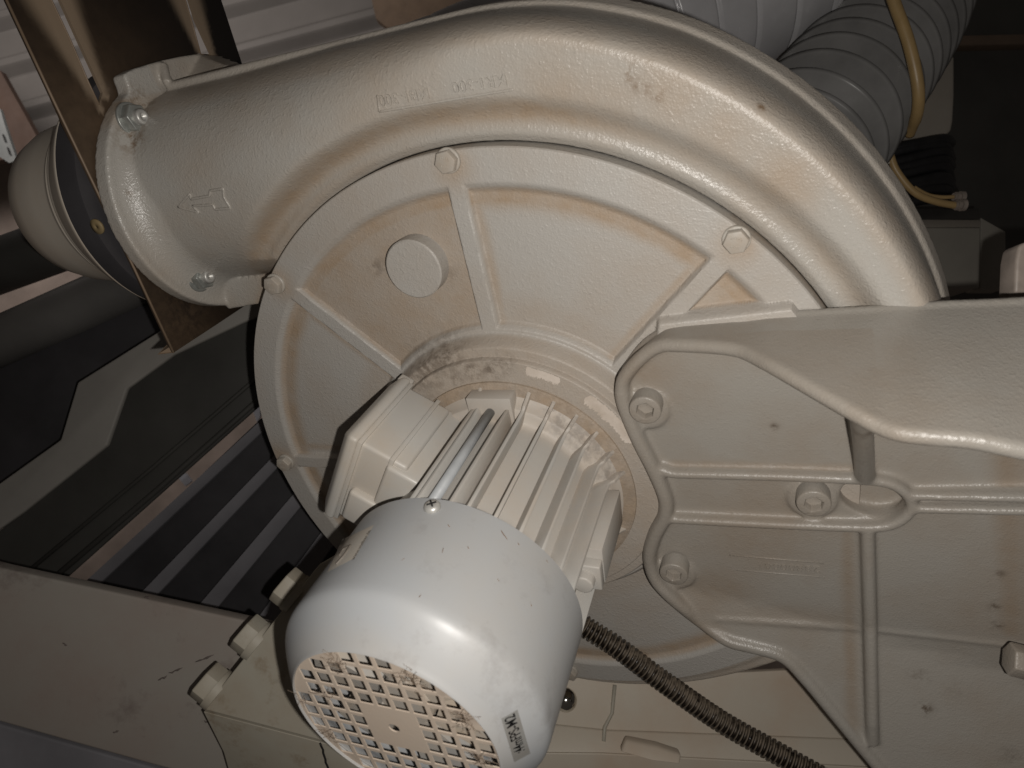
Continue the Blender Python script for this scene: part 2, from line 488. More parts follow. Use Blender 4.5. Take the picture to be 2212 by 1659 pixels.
def make_blower():
    bl = thing('blower', 'large dusty grey snail shell blower housing with a ribbed round cover and outlet flange', 'blower', (0, 0, -52))
    b = MB(); v, f = volute(); b.v = v.tolist(); b.f = f
    # outlet pipe with its fillet, round flange, lug, web, inner body
    ax = (so(0, T0, HM), TO, HN, DO)
    prof = [(0.5, 118), (RP, 118)] + [(RP, s) for s in (140, 165, 185)]
    for x in np.linspace(22, 0, 9): prof.append((RP + 15 - math.sqrt(max(0, 15 ** 2 - (15 - min(15, x)) ** 2)) * 1.0 if x < 15 else RP, S0 - x))
    prof = [(r if r >= RP else RP, s) for r, s in prof]
    prof = [(0.5, 150), (RP - 8, 150), (RP - 3, 160), (RP, 174), (RP, 190)] + [(RP + 16 * (1 - math.cos(k * PI / 2 / 8)), 190 + 20 * math.sin(k * PI / 2 / 8)) for k in range(1, 8)] + [(RP + 16, S0 + 2), (0.5, S0 + 2)]
    b.lathe(prof, 128, axis=ax)
    b.lathe([(0.5, S0), (75.6, S0), (76.4, S0 + 1), (76.4, S0 + 11), (0.5, S0 + 11)], 160, axis=ax)
    # the flange is squared off at its far upper corner, with a short gusset behind
    def onp_(x, y, s_):
        d = BM @ np.array([(x - CX) / F, (y - CY) / F, 1.0]); return PC + d * ((s_ - PC @ DO) / (d @ DO))
    pl_ = [onp_(x, y, S0) for x, y in ((268, 160), (290, 148), (343, 132), (392, 121), (433, 115), (452, 140), (440, 175), (380, 230), (300, 260))]
    n_ = len(pl_); bk = [p + DO * 11 for p in pl_]
    b.add(pl_ + bk, [list(range(n_)), list(range(2 * n_ - 1, n_ - 1, -1))] + [(i, i + n_, (i + 1) % n_ + n_, (i + 1) % n_) for i in range(n_)])
    ga = [so(S0 + 3, 266, -66), so(S0 + 3, 273, -91), so(180, 262, -76), so(180, 255, -48), so(S0 + 3, 244, -46)]
    gb_ = [p - HN * 22 - TO * 3 for p in ga]
    b.add(ga + gb_, [list(range(5)), list(range(9, 4, -1))] + [(i, i + 5, (i + 1) % 5 + 5, (i + 1) % 5) for i in range(5)])
    b.tube([onp_(352, 140, S0), onp_(362, 180, S0 - 6)], 3.0, 10)
    g1 = [so(S0 + 2, 109, -66), so(S0 + 2, 134, -66), so(S0 + 2, 134, -26), so(S0 + 2, 113, -26),
          so(S0 - 46, 112, -66), so(S0 - 46, 134, -66), so(S0 - 46, 134, -30), so(S0 - 46, 116, -30)]
    b.add(g1, [(0, 1, 2, 3), (7, 6, 5, 4), (0, 4, 5, 1), (1, 5, 6, 2), (2, 6, 7, 3), (3, 7, 4, 0)])
    b.lathe([(0.5, -92), (196, -92), (196, -13), (0.5, -13)], 200)
    me = remesh(b.me('casing'), 1.05, 6, .5)
    q = uvh(me); r = np.hypot(q[:, 0], q[:, 1]); w = r - 200.5; s = q @ DO; t = q @ TO; a = np.degrees(np.arctan2(q[:, 1], q[:, 0]))
    R = np.interp(a, [x[0] for x in LIPR], [x[1] for x in LIPR]); e = np.where(s > 0, 259.6 - t, R - r)
    dust = .95 * np.exp(-((w - 15) / 7) ** 2) * ss(70, 100, a) + .5 * np.exp(-((w - 14) / 6) ** 2) * ss(115, 80, a)
    dust = np.maximum(dust, .55 * np.exp(-((w - 4) / 5) ** 2) * ss(95, 125, a))
    dust = np.maximum(dust, .75 * np.exp(-((w - 10) / 16) ** 2) * ss(118, 140, a))
    dust = np.maximum(dust, .5 * ss(20, 12, e) * ss(3, 6, e))
    dust = np.maximum(dust, .30 * (q[:, 2] < HM + 8) + 0)
    def blob(c, rad): return np.exp(-(((q - np.array(c)) ** 2).sum(1)) / rad ** 2)
    hot = P(1690, 390, 2); dust = np.maximum(dust, .9 * blob(hot, 17)); hot = P(1660, 430, 0); dust = np.maximum(dust, .6 * blob(hot, 20))
    for px in ((1200, 215), (1300, 235), (1450, 200), (1560, 300)): dust = np.maximum(dust, .6 * blob(P(*px, 5), 22))
    dirt = 0 * dust
    from mathutils.bvhtree import BVHTree
    bm = bmesh.new(); bm.from_mesh(me); bvh = BVHTree.FromBMesh(bm); bm.free()
    def hitpx(x, y, lift=0.0):
        d = BM @ np.array([(x - CX) / F, (y - CY) / F, 1.0]); l = bvh.ray_cast(W3(*PC), (W3(*(PC + d)) - W3(*PC)).normalized())[0]
        return np.array([l.x, l.z, -l.y]) * 1000 + HN * lift
    for px, rad, k in (((310, 228), 9, .9), ((300, 218), 8, .8), ((288, 300), 9, .95), ((292, 312), 6, .8), ((262, 232), 6, .8), ((1357, 142), 2.4, 1.0), ((1357, 156), 2.2, .9), ((1360, 168), 2.0, .8), ((1378, 186), 3.0, .7),
                       ((1420, 203), 3.5, .6), ((1400, 194), 3, .5), ((1645, 232), 1.8, 1.1), ((505, 278), 1.8, 1), ((280, 415), 1.8, .9)):
        dirt = np.maximum(dirt, k * blob(hitpx(*px), rad))
    attr(me, dust=dust, dirt=dirt)
    put('casing', me, mt_cast, bl)
    def drape(m2, keep=1.0):
        bm = bmesh.new(); bm.from_mesh(m2); bmesh.ops.triangulate(bm, faces=bm.faces[:])
        for _ in range(5):
            long = [e for e in bm.edges if e.calc_length() > .0011]
            if long: bmesh.ops.subdivide_edges(bm, edges=long, cuts=1); bmesh.ops.triangulate(bm, faces=bm.faces[:])
        bm.to_mesh(m2); bm.free()
        q = uvh(m2); z = q[:, 2]; zm = np.median(z)
        for i in range(len(q)):
            l = bvh.ray_cast(W3(q[i, 0], q[i, 1], 60), Vector((0, 1, 0)))[0]
            if l is not None: q[i, 2] = -l.y * 1000 + (z[i] - zm) * keep
        m2.vertices.foreach_set('co', (np.stack([q[:, 0], -q[:, 2], q[:, 1]], 1) / 1000).astype(np.float32).ravel()); m2.update(); return m2

    # raised arrow and lettering cast on the shell
    def surf(x, y, lift=0.0):     # casing surface under a sight line near (x, y)
        best = None
        for h in np.arange(12, -40, -.5):
            p = P(x, y, h); s_ = p @ DO; t_ = p @ TO
            hh = HM + 58.2 * math.sqrt(max(0, 1 - ((t_ - 188) / 57) ** 2))
            if h <= hh + .5: best = p; break
        return (best if best is not None else P(x, y, 0)) + HN * lift
    ar = [(386, 447), (411, 418), (413, 430), (453, 423), (455, 412), (483, 407), (484, 425), (499, 450), (466, 452), (460, 442), (417, 445), (431, 459)]
    bb = MB(); tp = [hitpx(x, y, .1) for x, y in ar]
    cen = np.mean(tp, 0)
    outl = smooth = [p for p in tp] + [tp[0]]
    arp = ar + [ar[0]]; pts = []
    for i in range(len(ar)):
        for t in np.linspace(0, 1, 8, endpoint=False): pts.append(hitpx(arp[i][0] * (1 - t) + arp[i + 1][0] * t, arp[i][1] * (1 - t) + arp[i + 1][1] * t, .05))
    pts.append(pts[0]); bb.tube([p + HN * .15 for p in pts], .8, 8)
    put('arrow_mark', bb.me('arrow_mark'), mt_cast, bl)
    z0 = 4.6
    Udir = P(822, 232, z0) - P(1090, 190, z0); Ud = Udir / np.linalg.norm(Udir); Vd = np.cross(HN, Ud)
    for txt, px, sz in (('MB1-300', (872, 209), 7.4), ('MR1-300', (1035, 180), 7.4)):
        put('cast_lettering', drape(text_mesh(txt, sz, Ud, Vd, hitpx(*px), 2.3, sx=1.02, bold=.03)), mt_cast, bl)
    bb = MB(); bb.tube([hitpx(816 + 4 * t, 205 + 36 * t) for t in np.linspace(0, 1, 6)] + [hitpx(820 + 290 * t, 241 - 48 * t) for t in np.linspace(0, 1, 60)], .7, 6)
    put('cast_line', bb.me('cast_line'), mt_cast, bl)

    # cover plate: polar height field with ribs, recessed panels, hub
    rr = np.unique(np.concatenate([np.linspace(60, 86, 10), np.linspace(86, 106, 50), np.linspace(106, 170, 96), np.linspace(170, 188, 44), np.linspace(188, 199, 18), np.linspace(199, 200, 6)]))
    nt_ = 1500; th = np.linspace(0, 2 * PI, nt_, endpoint=False)
    Rg, Tg = np.meshgrid(rr, th); u = Rg * np.cos(Tg); v = Rg * np.sin(Tg)
    panel = -4.2
    h = panel + (0 - panel) * np.maximum(ss(176.5, 183.5, Rg), 0)
    hub = ss(105, 100.5, Rg); h = np.maximum(h, panel - panel * hub)
    for k in range(8):
        a = math.radians(102.2 + 44.6 * k if k == 1 else 102.2 + 45 * k)
        if k == 7: a = math.radians(57.8)
        if k == 1: a = math.radians(146.1)
        d = np.abs(-u * math.sin(a) + v * math.cos(a)); fr = u * math.cos(a) + v * math.sin(a)
        rib = np.where(fr > 90, ss(6.4, 4.2, d), 0); h = np.maximum(h, panel - panel * rib)
    # bolt bosses
    cone = 0 + 9.5 * ss(99.5, 93.5, Rg) + 3.5 * ss(88.6, 87.4, Rg); h = np.where(Rg < 100, cone, h)
    # raised pad beneath the bracket arm
    lim = 125.0 + .30 * (u - 79)
    pad = ss(0, 4.5, lim + 1 - v) * ss(69, 73, u) * ss(193, 190.5, Rg) * ss(-40, -30, v)
    h = np.where(Rg > 100, np.maximum(h, pad * 6.0 - (1 - pad) * 5), h)
    h = h - 0.9 * ss(199.0, 200, Rg) ** 2
    m = len(rr); top = np.stack([u, v, h], -1).reshape(-1, 3)
    wall = np.stack([200.0 * np.cos(th), 200 * np.sin(th), 0 * th - 12.2], 1); wallm = np.stack([200.0 * np.cos(th), 200 * np.sin(th), 0 * th - 1.6], 1); wall2 = np.stack([196 * np.cos(th), 196 * np.sin(th), 0 * th - 12.2], 1)
    V_ = np.concatenate([top, wallm, wall, wall2]); fs = []
    for i in range(nt_):
        i2 = (i + 1) % nt_
        for j in range(m - 1): fs.append((i * m + j, i * m + j + 1, i2 * m + j + 1, i2 * m + j))
        fs.append((i * m + m - 1, nt_ * m + i, nt_ * m + i2, i2 * m + m - 1)); fs.append((nt_ * m + i, nt_ * (m + 1) + i, nt_ * (m + 1) + i2, nt_ * m + i2)); fs.append((nt_ * (m + 1) + i, nt_ * (m + 2) + i, nt_ * (m + 2) + i2, nt_ * (m + 1) + i2))
    me = mesh_from('cover_plate', V_, fs); recalc(me); sharp(me, 50)
    q = uvh(me); r = np.hypot(q[:, 0], q[:, 1]); a = np.degrees(np.arctan2(q[:, 1], q[:, 0]))
    low = ss(-1.0, -3.0, q[:, 2])
    d = 1.15 * np.exp(-((r - 175) / 6.5) ** 2) * low
    d = np.maximum(d, .45 * ss(130, 112, r) * low)
    for k in (102.2, 146.1, 57.8, 191):
        aa = math.radians(k); dd = np.abs(-q[:, 0] * math.sin(aa) + q[:, 1] * math.cos(aa)); fr = q[:, 0] * math.cos(aa) + q[:, 1] * math.sin(aa)
        d = np.maximum(d, np.where(fr > 0, .75 * np.exp(-((dd - 8) / 3.5) ** 2) * low, 0))
        bx, by = 192 * math.cos(aa), 192 * math.sin(aa)
        d = np.maximum(d, .9 * np.exp(-(((q[:, 0] - bx) ** 2 + (q[:, 1] - by) ** 2) / 130.)))
    d = np.maximum(d, .8 * ss(20, 55, np.abs(a) - 100) * ss(170, 100, a) * .6 * low * ss(102, 108, np.where(a > 0, a, 0)))
    sx = (a > 103) & (a < 146); d = np.maximum(d, np.where(sx, .75, 0) * low)
    d = np.maximum(d, .55 * ss(100, 97, r)); d = np.maximum(d, np.where((u.ravel().shape[0] > 0), 0, 0))
    cwedge = (a < 57) & (a > 40) & (r > 120); d = np.maximum(d, np.where(cwedge, .8, 0) * low)
    dirt = np.zeros(len(r))
    def blob(c, rad): return np.exp(-(((q - np.array(c)) ** 2).sum(1)) / rad ** 2)
    for px, hh, rad, k in (((820, 580), -4, 6, .55), ((803, 576), -4, 3.5, .6), ((962, 590), -4, 7, .5), ((925, 790), 6, 15, .8), ((960, 768), 8, 13, .8), ((1060, 790), 12, 7, .9), ((1020, 800), 12, 6, .9), ((1090, 786), 12, 5, .9), ((985, 815), 12, 6, .6)):
        dirt = np.maximum(dirt, k * blob(P(*px, hh), rad))
    attr(me, dust=d, dirt=dirt); put('cover_plate', me, mt_cover, bl)
    # bare patches on the hub where the paint has worn
    def patch(a0, a1, r0, r1, hh, seed):
        rnd = random.Random(seed); bb = MB(); n = 90; vs = []
        for i in range(n + 1):
            aa = math.radians(a0 + (a1 - a0) * i / n); e = min(1, min(i, n - i) / 4.0)
            ra = (r0 + r1) / 2 - (r1 - r0) / 2 * e + rnd.uniform(-1.0, 1.0); rb = (r0 + r1) / 2 + (r1 - r0) / 2 * e + rnd.uniform(-.5, .5)
            vs += [(ra * math.cos(aa), ra * math.sin(aa), hh), (rb * math.cos(aa), rb * math.sin(aa), hh)]
        return bb.add(vs, [(2 * i, 2 * i + 1, 2 * i + 3, 2 * i + 2) for i in range(n)]).me('worn_patch')
    mt_worn = painted('bare worn primer', (0.60, 0.53, 0.465), (0.36, 0.29, 0.22), rough=0.6, dust_amt=0.75, bump=0.2, attr=False, big=55)
    for a0, a1, r0, r1, sd in ((73, 87, 81.5, 86.6, 1), (36, 62, 79.5, 86.6, 2)):
        put('worn_patch', patch(a0, a1, r0, r1, 13.12, sd), mt_worn, bl)
    # closing screw boss on the cover (round plug)
    bb = MB(); c = P(892, 583, 6); bb.lathe([(0.3, -6), (17.2, -6), (17.0, c[2] - .8), (16.2, c[2]), (0.3, c[2])], 72, c=(c[0], c[1]))
    put('inspection_plug', sharp(bb.me('inspection_plug'), 40), mt_cover, bl)
    hb = hexhead(5.2, 4.6, 6.5, True)
    for px in ((963, 350), (1590, 522), (589, 617), (613, 1003)):
        c = P(*px, 4.0); put('cover_bolt', hb, mt_dustybolt, bl, loc=(c[0], c[1], 0.0))
    for aa in (-78, -123): put('cover_bolt', hb, mt_dustybolt, bl, loc=(192 * math.cos(math.radians(aa)), 192 * math.sin(math.radians(aa)), 6.2 if abs(aa) < 35 else 0.0))
    # flange nuts with their studs
    for px in ((281, 258), (427, 599)):
        nb = MB(); h_ = hexhead(7.3, 6.5, 9.8)
        # find point on flange face
        best = min(((abs(P(px[0], px[1], h) @ DO - S0), h) for h in np.arange(-60, 40, .25)))
        c = P(px[0], px[1], best[1])
        me = h_; q = uvh(me); w = c + np.outer(q[:, 0], TO) + np.outer(q[:, 1], HN) - np.outer(q[:, 2], DO)
        me.vertices.foreach_set('co', (np.stack([w[:, 0], -w[:, 2], w[:, 1]], 1) / 1000).astype(np.float32).ravel()); recalc(me); me.name = 'flange_nut'
        o = put('flange_nut', me, mt_zinc, bl)
        sb = MB(); prof = [(0.2, 0)] + [(4.5 + (.28 if i % 2 else -.14), .5 * i) for i in range(22)] + [(3.6, 11.5), (2.0, 11.5), (1.6, 10), (0.2, 10)]
        sb.lathe(prof, 24, axis=(c, TO, HN, -DO)); st = put('stud', sb.me('stud'), mt_screw, o, loc=None)
        st.location = (0, 0, 0)
        st.parent = o; 
    return bl


blower = make_blower()


# ------------------------------------------------------------------ the electric motor
def make_motor():
    mo = thing('electric_motor', 'finned pale grey electric motor on the blower hub with smooth cowl and square fan grille', 'motor', (0, 0, 104))
    b = MB(); b.lathe([(0.5, 12.6), (74.5, 12.6), (74.2, 14.2), (72, 15), (62, 15.6), (60, 20), (0.5, 20)], 120)
    me = sharp(b.me('mounting_flange')); attr(me, dust=[.95] * len(me.vertices), dirt=[.25] * len(me.vertices)); put('mounting_flange', me, mt_cover, mo)
    # finned body
    b = MB(); b.lathe([(0.5, 14), (69, 14), (66, 16), (63.6, 19), (62.6, 21.5), (60.5, 22.5), (57, 23.2), (55.0, 25)] + [(54.5, h_) for h_ in range(28, 104, 4)] + [(54.5, 104), (0.5, 104)], 120)
    rnd = random.Random(7)
    for k in range(30):
        deg = 12 * k
        if 118 < deg < 186: continue
        if deg in (0, 12, 96): continue
        a = math.radians(deg); c, s = math.cos(a), math.sin(a)
        prof = [(48, 13), (73.2, 13), (71.8, 15), (69.6, 18), (68.0, 21), (67.2, 23), (65.6, 23.6), (64.4, 25)] + [(64, h_) for h_ in range(34, 104, 10)] + [(64, 104), (48, 104)] + [(50, h_) for h_ in range(94, 20, -12)]
        n = len(prof); vs = []
        for sg in (-1, 1):
            for r, h in prof:
                tw = 1.8 if r < 50 else (1.0 if h > 22 else 1.1); vs.append((r * c - sg * tw * s, r * s + sg * tw * c, h))
        b.add(vs, [list(range(n)), list(range(2 * n - 1, n - 1, -1))] + [(i, i + n, (i + 1) % n + n, (i + 1) % n) for i in range(n)])
    # small cast ledges between fins
    for k in range(3, 8):
        a = math.radians(12 * k + 6)
        b.box((51.5 * math.cos(a), 51.5 * math.sin(a), 55 + 4 * (k % 3)), (2.2, 5.0, .5), ((math.cos(a), math.sin(a), 0), (-math.sin(a), math.cos(a), 0), (0, 0, 1)))
    # foot pad with its nut boss on the right side, lug round the tie rod
    a = math.radians(9); ax = ((math.cos(a), math.sin(a), 0), (-math.sin(a), math.cos(a), 0), (0, 0, 1))
    b.box(np.array([58 * math.cos(a), 58 * math.sin(a), 47]), (9.5, 11.5, 24), ax)
    a = math.radians(101.5); ax2 = ((math.cos(a), math.sin(a), 0), (-math.sin(a), math.cos(a), 0), (0, 0, 1))
    b.box(np.array([60.5 * math.cos(a), 60.5 * math.sin(a), 19]), (9.5, 13.5, 6.0), ax2)
    for sg in (-1, 1):
        cc = np.array([62 * math.cos(a), 62 * math.sin(a), 60]) + sg * 10.5 * np.array(ax2[1])
        b.box(cc - np.array(ax2[0]) * 5, (6.0, 1.1, 44), ax2)
    me = bevel(b.me('finned_body'), .45, 2, 40)
    q = uvh(me); r = np.hypot(q[:, 0], q[:, 1]); aa = np.degrees(np.arctan2(q[:, 1], q[:, 0]))
    dust = .35 * ss(60, 50, r) + .6 * ss(34, 20, q[:, 2]); dirt = .8 * ss(93, 103, q[:, 2]) * ss(64, 52, r) * ss(100, 60, aa) * (aa > -30) + .5 * np.exp(-((q[:, 2] - 78) / 5) ** 2) * np.exp(-((aa - 14) / 10) ** 2)
    dirt = np.maximum(dirt, .4 * ss(26, 21, q[:, 2]) * ss(50, 58, r) * (aa > 20) * (aa < 75))
    attr(me, dust=dust, dirt=dirt); put('finned_body', me, mt_motor, mo)
    b = MB(); a = math.radians(101.5)
    b.tube([(61 * math.cos(a), 61 * math.sin(a), 24), (61 * math.cos(a), 61 * math.sin(a), 104)], 2.7, 20)
    put('tie_rod', b.me('tie_rod'), mt_rod, mo)
    b = MB(); a = math.radians(6)
    c = np.array([59 * math.cos(a), 59 * math.sin(a), 74])
    b.box(c, (8.2, 8.2, 3.2), ax); b.tube([c, c + np.array([0, 0, 9])], 5.6, 10)
    put('nut_boss', bevel(b.me('nut_boss'), 1.0, 3), mt_motor, mo)

    # fan cowl
    CP = [(104, 64), (157, 64), (160, 63.9), (161.6, 63.55), (163.0, 62.95), (164.4, 62.1), (166, 60.8), (168.4, 58.7), (171, 56.3), (173.8, 53.5), (176.2, 51.0), (177.8, 49.4), (178.6, 48.8), (178.9, 48.3)]
    prof = [(64.0, 104.0 + 9 * i) for i in range(6)] + [(r_, h_) for h_, r_ in CP[1:]]
    prof += [(48.2, 178.2), (48.2, 176.0), (47.4, 176.0), (47.4, 175.2), (56, 167), (60.5, 163), (62.4, 158), (62.4, 104)]
    def cowlR(h): return float(np.interp(h, [c_[0] for c_ in CP], [c_[1] for c_ in CP]))
    b = MB(); b.lathe(prof, 160)
    me = sharp(b.me('fan_cowl'), 50); q = uvh(me); aa = np.degrees(np.arctan2(q[:, 1], q[:, 0]))
    attr(me, dust=.0 * aa + .5 * ss(60, 50, np.hypot(q[:, 0], q[:, 1])) * (q[:, 2] > 170), dirt=.0 * aa)
    cowl = put('fan_cowl', me, mt_fan, mo)
    from mathutils.bvhtree import BVHTree
    bm = bmesh.new(); bm.from_mesh(me); cb = BVHTree.FromBMesh(bm); bm.free()
    def onto_cowl(m2, n, off):
        n = np.array(n) / np.linalg.norm(n); q = uvh(m2); D_ = W3(*(-n)).normalized()
        for i in range(len(q)):
            l, nn_, _, _ = cb.ray_cast(W3(*(q[i] + n * 12)), D_, .05)
            if l is not None: q[i] = np.array([l.x, l.z, -l.y]) * 1000 + n * off
        m2.vertices.foreach_set('co', (np.stack([q[:, 0], -q[:, 2], q[:, 1]], 1) / 1000).astype(np.float32).ravel()); m2.update(); return m2
    # scuffs on the cowl
    def scuff(px, px2, w, rad=64.0, mat=mt_lint):
        pts = []
        for t in np.linspace(0, 1, 5):
            x, y = px[0] + (px2[0] - px[0]) * t, px[1] + (px2[1] - px[1]) * t
            best = min(((abs(np.hypot(*P(x, y, h)[:2]) - rad), h) for h in np.arange(104, 162, .5))); pts.append(P(x, y, best[1]))
        bb = MB(); bb.tube(pts, [w * .3, w, w * .8, w, w * .2], 6); return bb
    for a_, b_, w in (((1080, 1143), (1096, 1166), .32), ((1180, 1210), (1184, 1216), .22), ((905, 1290), (910, 1284), .25), ((1145, 1300), (1149, 1311), .2), ((1010, 1180), (1013, 1186), .2), ((868, 1210), (874, 1206), .18), ((1075, 1250), (1078, 1256), .2), ((967, 1133), (972, 1139), .3), ((955, 1195), (958, 1182), .2), ((1118, 1172), (1122, 1178), .25)):
        o = put('scuff_mark', scuff(a_, b_, w).me('scuff_mark'), mt_lint, cowl); o.location = (0, 0, 0)

    # grille with square holes
    pt, ph, ox, oy = 8.6, 0.204, 0.0, 0.0
    cph, sph = math.cos(ph), math.sin(ph)
    xs = []; nn = 6; hw = 3.4
    for i in range(-nn, nn + 1):
        c0 = i * pt
        xs += [(c0 - hw, 1, i), (c0 + hw, 0, i)]
    edges = [-60.0] + [x[0] for x in xs] + [60.0]
    b = MB(); K = len(edges)
    top = {}
    def cell(i, j):            # odd index = inside a hole column
        if i % 2 == 1 and j % 2 == 1:
            ci, cj = (i - 1) // 2 - nn, (j - 1) // 2 - nn
            if abs(ci) <= 1 and abs(cj) <= 1: return False
            x0, x1, y0, y1 = edges[i], edges[i + 1], edges[j], edges[j + 1]
            far = max(math.hypot(x, y) for x in (x0, x1) for y in (y0, y1))
            return far < 49.9
        return False
    bm = bmesh.new(); vid = {}
    def vtx(i, j):
        if (i, j) not in vid:
            x, y = edges[i], edges[j]; r = math.hypot(x, y)
            if r > 49.5: x, y = x * 49.5 / r, y * 49.5 / r
            u, v = x * cph - y * sph, x * sph + y * cph
            vid[(i, j)] = bm.verts.new((u / 1000, -177.4 / 1000, v / 1000))
        return vid[(i, j)]
    for i in range(K - 1):
        for j in range(K - 1):
            x0, x1, y0, y1 = edges[i], edges[i + 1], edges[j], edges[j + 1]
            near = math.hypot(min(abs(x0), abs(x1)) if x0 * x1 > 0 else 0, min(abs(y0), abs(y1)) if y0 * y1 > 0 else 0)
            if near > 49.5 or cell(i, j): continue
            # split centre plate around the shaft hole is done with a ring below
            if x0 * x1 < 0 and y0 * y1 < 0: continue
            try: bm.faces.new([vtx(i, j), vtx(i + 1, j), vtx(i + 1, j + 1), vtx(i, j + 1)])
            except ValueError: pass
    # centre cell with a round hole
    ci = K // 2 - 1
    corner = [vtx(ci, ci), vtx(ci + 1, ci), vtx(ci + 1, ci + 1), vtx(ci, ci + 1)]
    ring = [bm.verts.new((2.7 * math.cos(t) / 1000, -177.4 / 1000, 2.7 * math.sin(t) / 1000)) for t in [ph + PI / 4 * 5 + 2 * PI * k / 24 for k in range(24)]]
    for k in range(4):
        a_, b_ = corner[k], corner[(k + 1) % 4]; seg = [ring[(k * 6 + i) % 24] for i in range(7)]
        try: bm.faces.new([a_, b_] + seg[::-1])
        except ValueError: pass
    bmesh.ops.remove_doubles(bm, verts=bm.verts[:], dist=1e-5)
    bmesh.ops.triangulate(bm, faces=[f for f in bm.faces if len(f.verts) > 4])
    bmesh.ops.recalc_face_normals(bm, faces=bm.faces[:])
    me = bpy.data.meshes.new('grille'); bm.to_mesh(me); bm.free()
    o = bpy.data.objects.new('tmp', me); COL.objects.link(o); sl = o.modifiers.new('s', 'SOLIDIFY'); sl.thickness = 0.0006; sl.offset = 0
    me = bake(o, True); q = uvh(me); r = np.hypot(q[:, 0], q[:, 1])
    attr(me, dust=.8 + 0 * r, dirt=.7 * np.exp(-(((q[:, 0] - 33) ** 2 + (q[:, 1] - 34) ** 2) / 90.)) + .6 * np.exp(-(((q[:, 0] - 46) ** 2 + (q[:, 1] - 5) ** 2) / 60.)))
    g = put('grille', me, mt_grille, cowl); g.location = (0, 0, 0)
    # lint caught on the grille
    rnd = random.Random(3); lb = MB()
    for (x, y, n, spread) in ((1060 * 0 + 725, 1432, 26, 5), (885, 1466, 30, 5), (706, 1500, 14, 4), (1003, 1555, 26, 5), (1038, 1640, 22, 4), (715, 1590, 18, 4), (650, 1460 + 50, 10, 3)):
        c = P(x, y, 178.8)
        for k in range(n):
            p0 = c + np.array([rnd.gauss(0, spread * .45), rnd.gauss(0, spread * .45), 0]); pts = [p0]
            d = np.array([rnd.gauss(0, 1), rnd.gauss(0, 1), rnd.uniform(-.3, .2)])
            for s_ in range(4): d = d + np.array([rnd.gauss(0, .8), rnd.gauss(0, .8), rnd.gauss(0, .2)]); q_ = pts[-1] + d / np.linalg.norm(d) * rnd.uniform(.8, 2.0); q_[2] = min(max(q_[2], 178.2), 181); pts.append(q_)
            lb.tube(pts, .085, 4, cap=False)
    l = put('lint', lb.me('lint'), mt_lint, cowl); l.location = (0, 0, 0); l['kind'] = 'stuff'
    # cooling fan behind the grille
    fb = MB(); fb.lathe([(0.5, 150), (46, 150), (46, 152), (14, 153), (13, 166), (0.5, 166)], 72)
    for k in range(6):
        a0 = 2 * PI * k / 6 + .5; a1 = a0 + .62; ol = [(15 * math.cos(a0), 15 * math.sin(a0), 166.2)] + [(46.5 * math.cos(a_), 46.5 * math.sin(a_), 166.2 - 3.0 * (i_ / 8)) for i_, a_ in enumerate(np.linspace(a0 + .12, a1 + .12, 8))] + [(15 * math.cos(a1), 15 * math.sin(a1), 164.5)]
        fb.prism(ol, 152, 166)
    fm = fb.me('cooling_fan', rc=False); q = uvh(fm); put('cooling_fan', sharp(fm), mt_fanin, mo)
    # cross head screws in the cowl rim
    def on_cowl(x, y, rad=64.3):
        best = min(((abs(np.hypot(*P(x, y, h)[:2]) - rad), h) for h in np.arange(103, 165, .25))); return P(x, y, best[1])
    c = on_cowl(934, 1096); nrm = np.array([c[0], c[1], 0]); nrm /= np.linalg.norm(nrm); tg = np.cross(HN, nrm)
    sb = MB(); sb.lathe([(0.2, -1), (4.0, -1), (4.0, .6), (3.4, 1.7), (2.0, 2.3), (0.2, 2.4)], 28, axis=(c, tg, HN, nrm))
    s_o = put('screw', sb.me('screw'), mt_screw, cowl); s_o.location = (0, 0, 0)
    sb = MB(); sb.box(c + nrm * 2.3, (2.3, .42, .3), (tg * .8 + HN * .6, HN * .8 - tg * .6, nrm)); sb.box(c + nrm * 2.32, (.42, 2.3, .3), (tg * .8 + HN * .6, HN * .8 - tg * .6, nrm))
    x_o = put('screw_slot', sb.me('screw_slot'), mt_void, cowl); x_o.location = (0, 0, 0)
    # stickers on the cowl
    def sticker(name, quad, mat, lift=.22, n=10, curved=None):
        bb = MB(); vs = []
        for i in range(n + 1):
            for j in range(n + 1):
                a_, b_ = i / n, j / n
                x = (1 - a_) * (1 - b_) * quad[0][0] + a_ * (1 - b_) * quad[1][0] + a_ * b_ * quad[2][0] + (1 - a_) * b_ * quad[3][0]
                y = (1 - a_) * (1 - b_) * quad[0][1] + a_ * (1 - b_) * quad[1][1] + a_ * b_ * quad[2][1] + (1 - a_) * b_ * quad[3][1]
                p = curved(x, y, lift); vs.append(p)
        bb.add(vs, [(i * (n + 1) + j, (i + 1) * (n + 1) + j, (i + 1) * (n + 1) + j + 1, i * (n + 1) + j + 1) for i in range(n) for j in range(n)])
        n_ = np.cross(np.array(vs[n]) - np.array(vs[0]), np.array(vs[-1 - n]) - np.array(vs[0])); n_ = n_ * np.sign(n_ @ np.array([vs[0][0], vs[0][1], 0])); o = put(name, onto_cowl(bb.me(name), n_, .12), mat, cowl); o.location = (0, 0, 0); return o
    def cowl_pt(x, y, lift):
        best = None; prev = 1e9
        for h in np.arange(179, 100, -.25):
            p = P(x, y, h); r = np.hypot(p[0], p[1])
            R = cowlR(h)
            if r <= R + lift:
                lo, hi = h, h + .25
                for _ in range(12):
                    m_ = .5 * (lo + hi); p = P(x, y, m_)
                    if np.hypot(p[0], p[1]) <= cowlR(m_) + lift: lo = m_
                    else: hi = m_
                return P(x, y, lo)
        return P(x, y, 104)
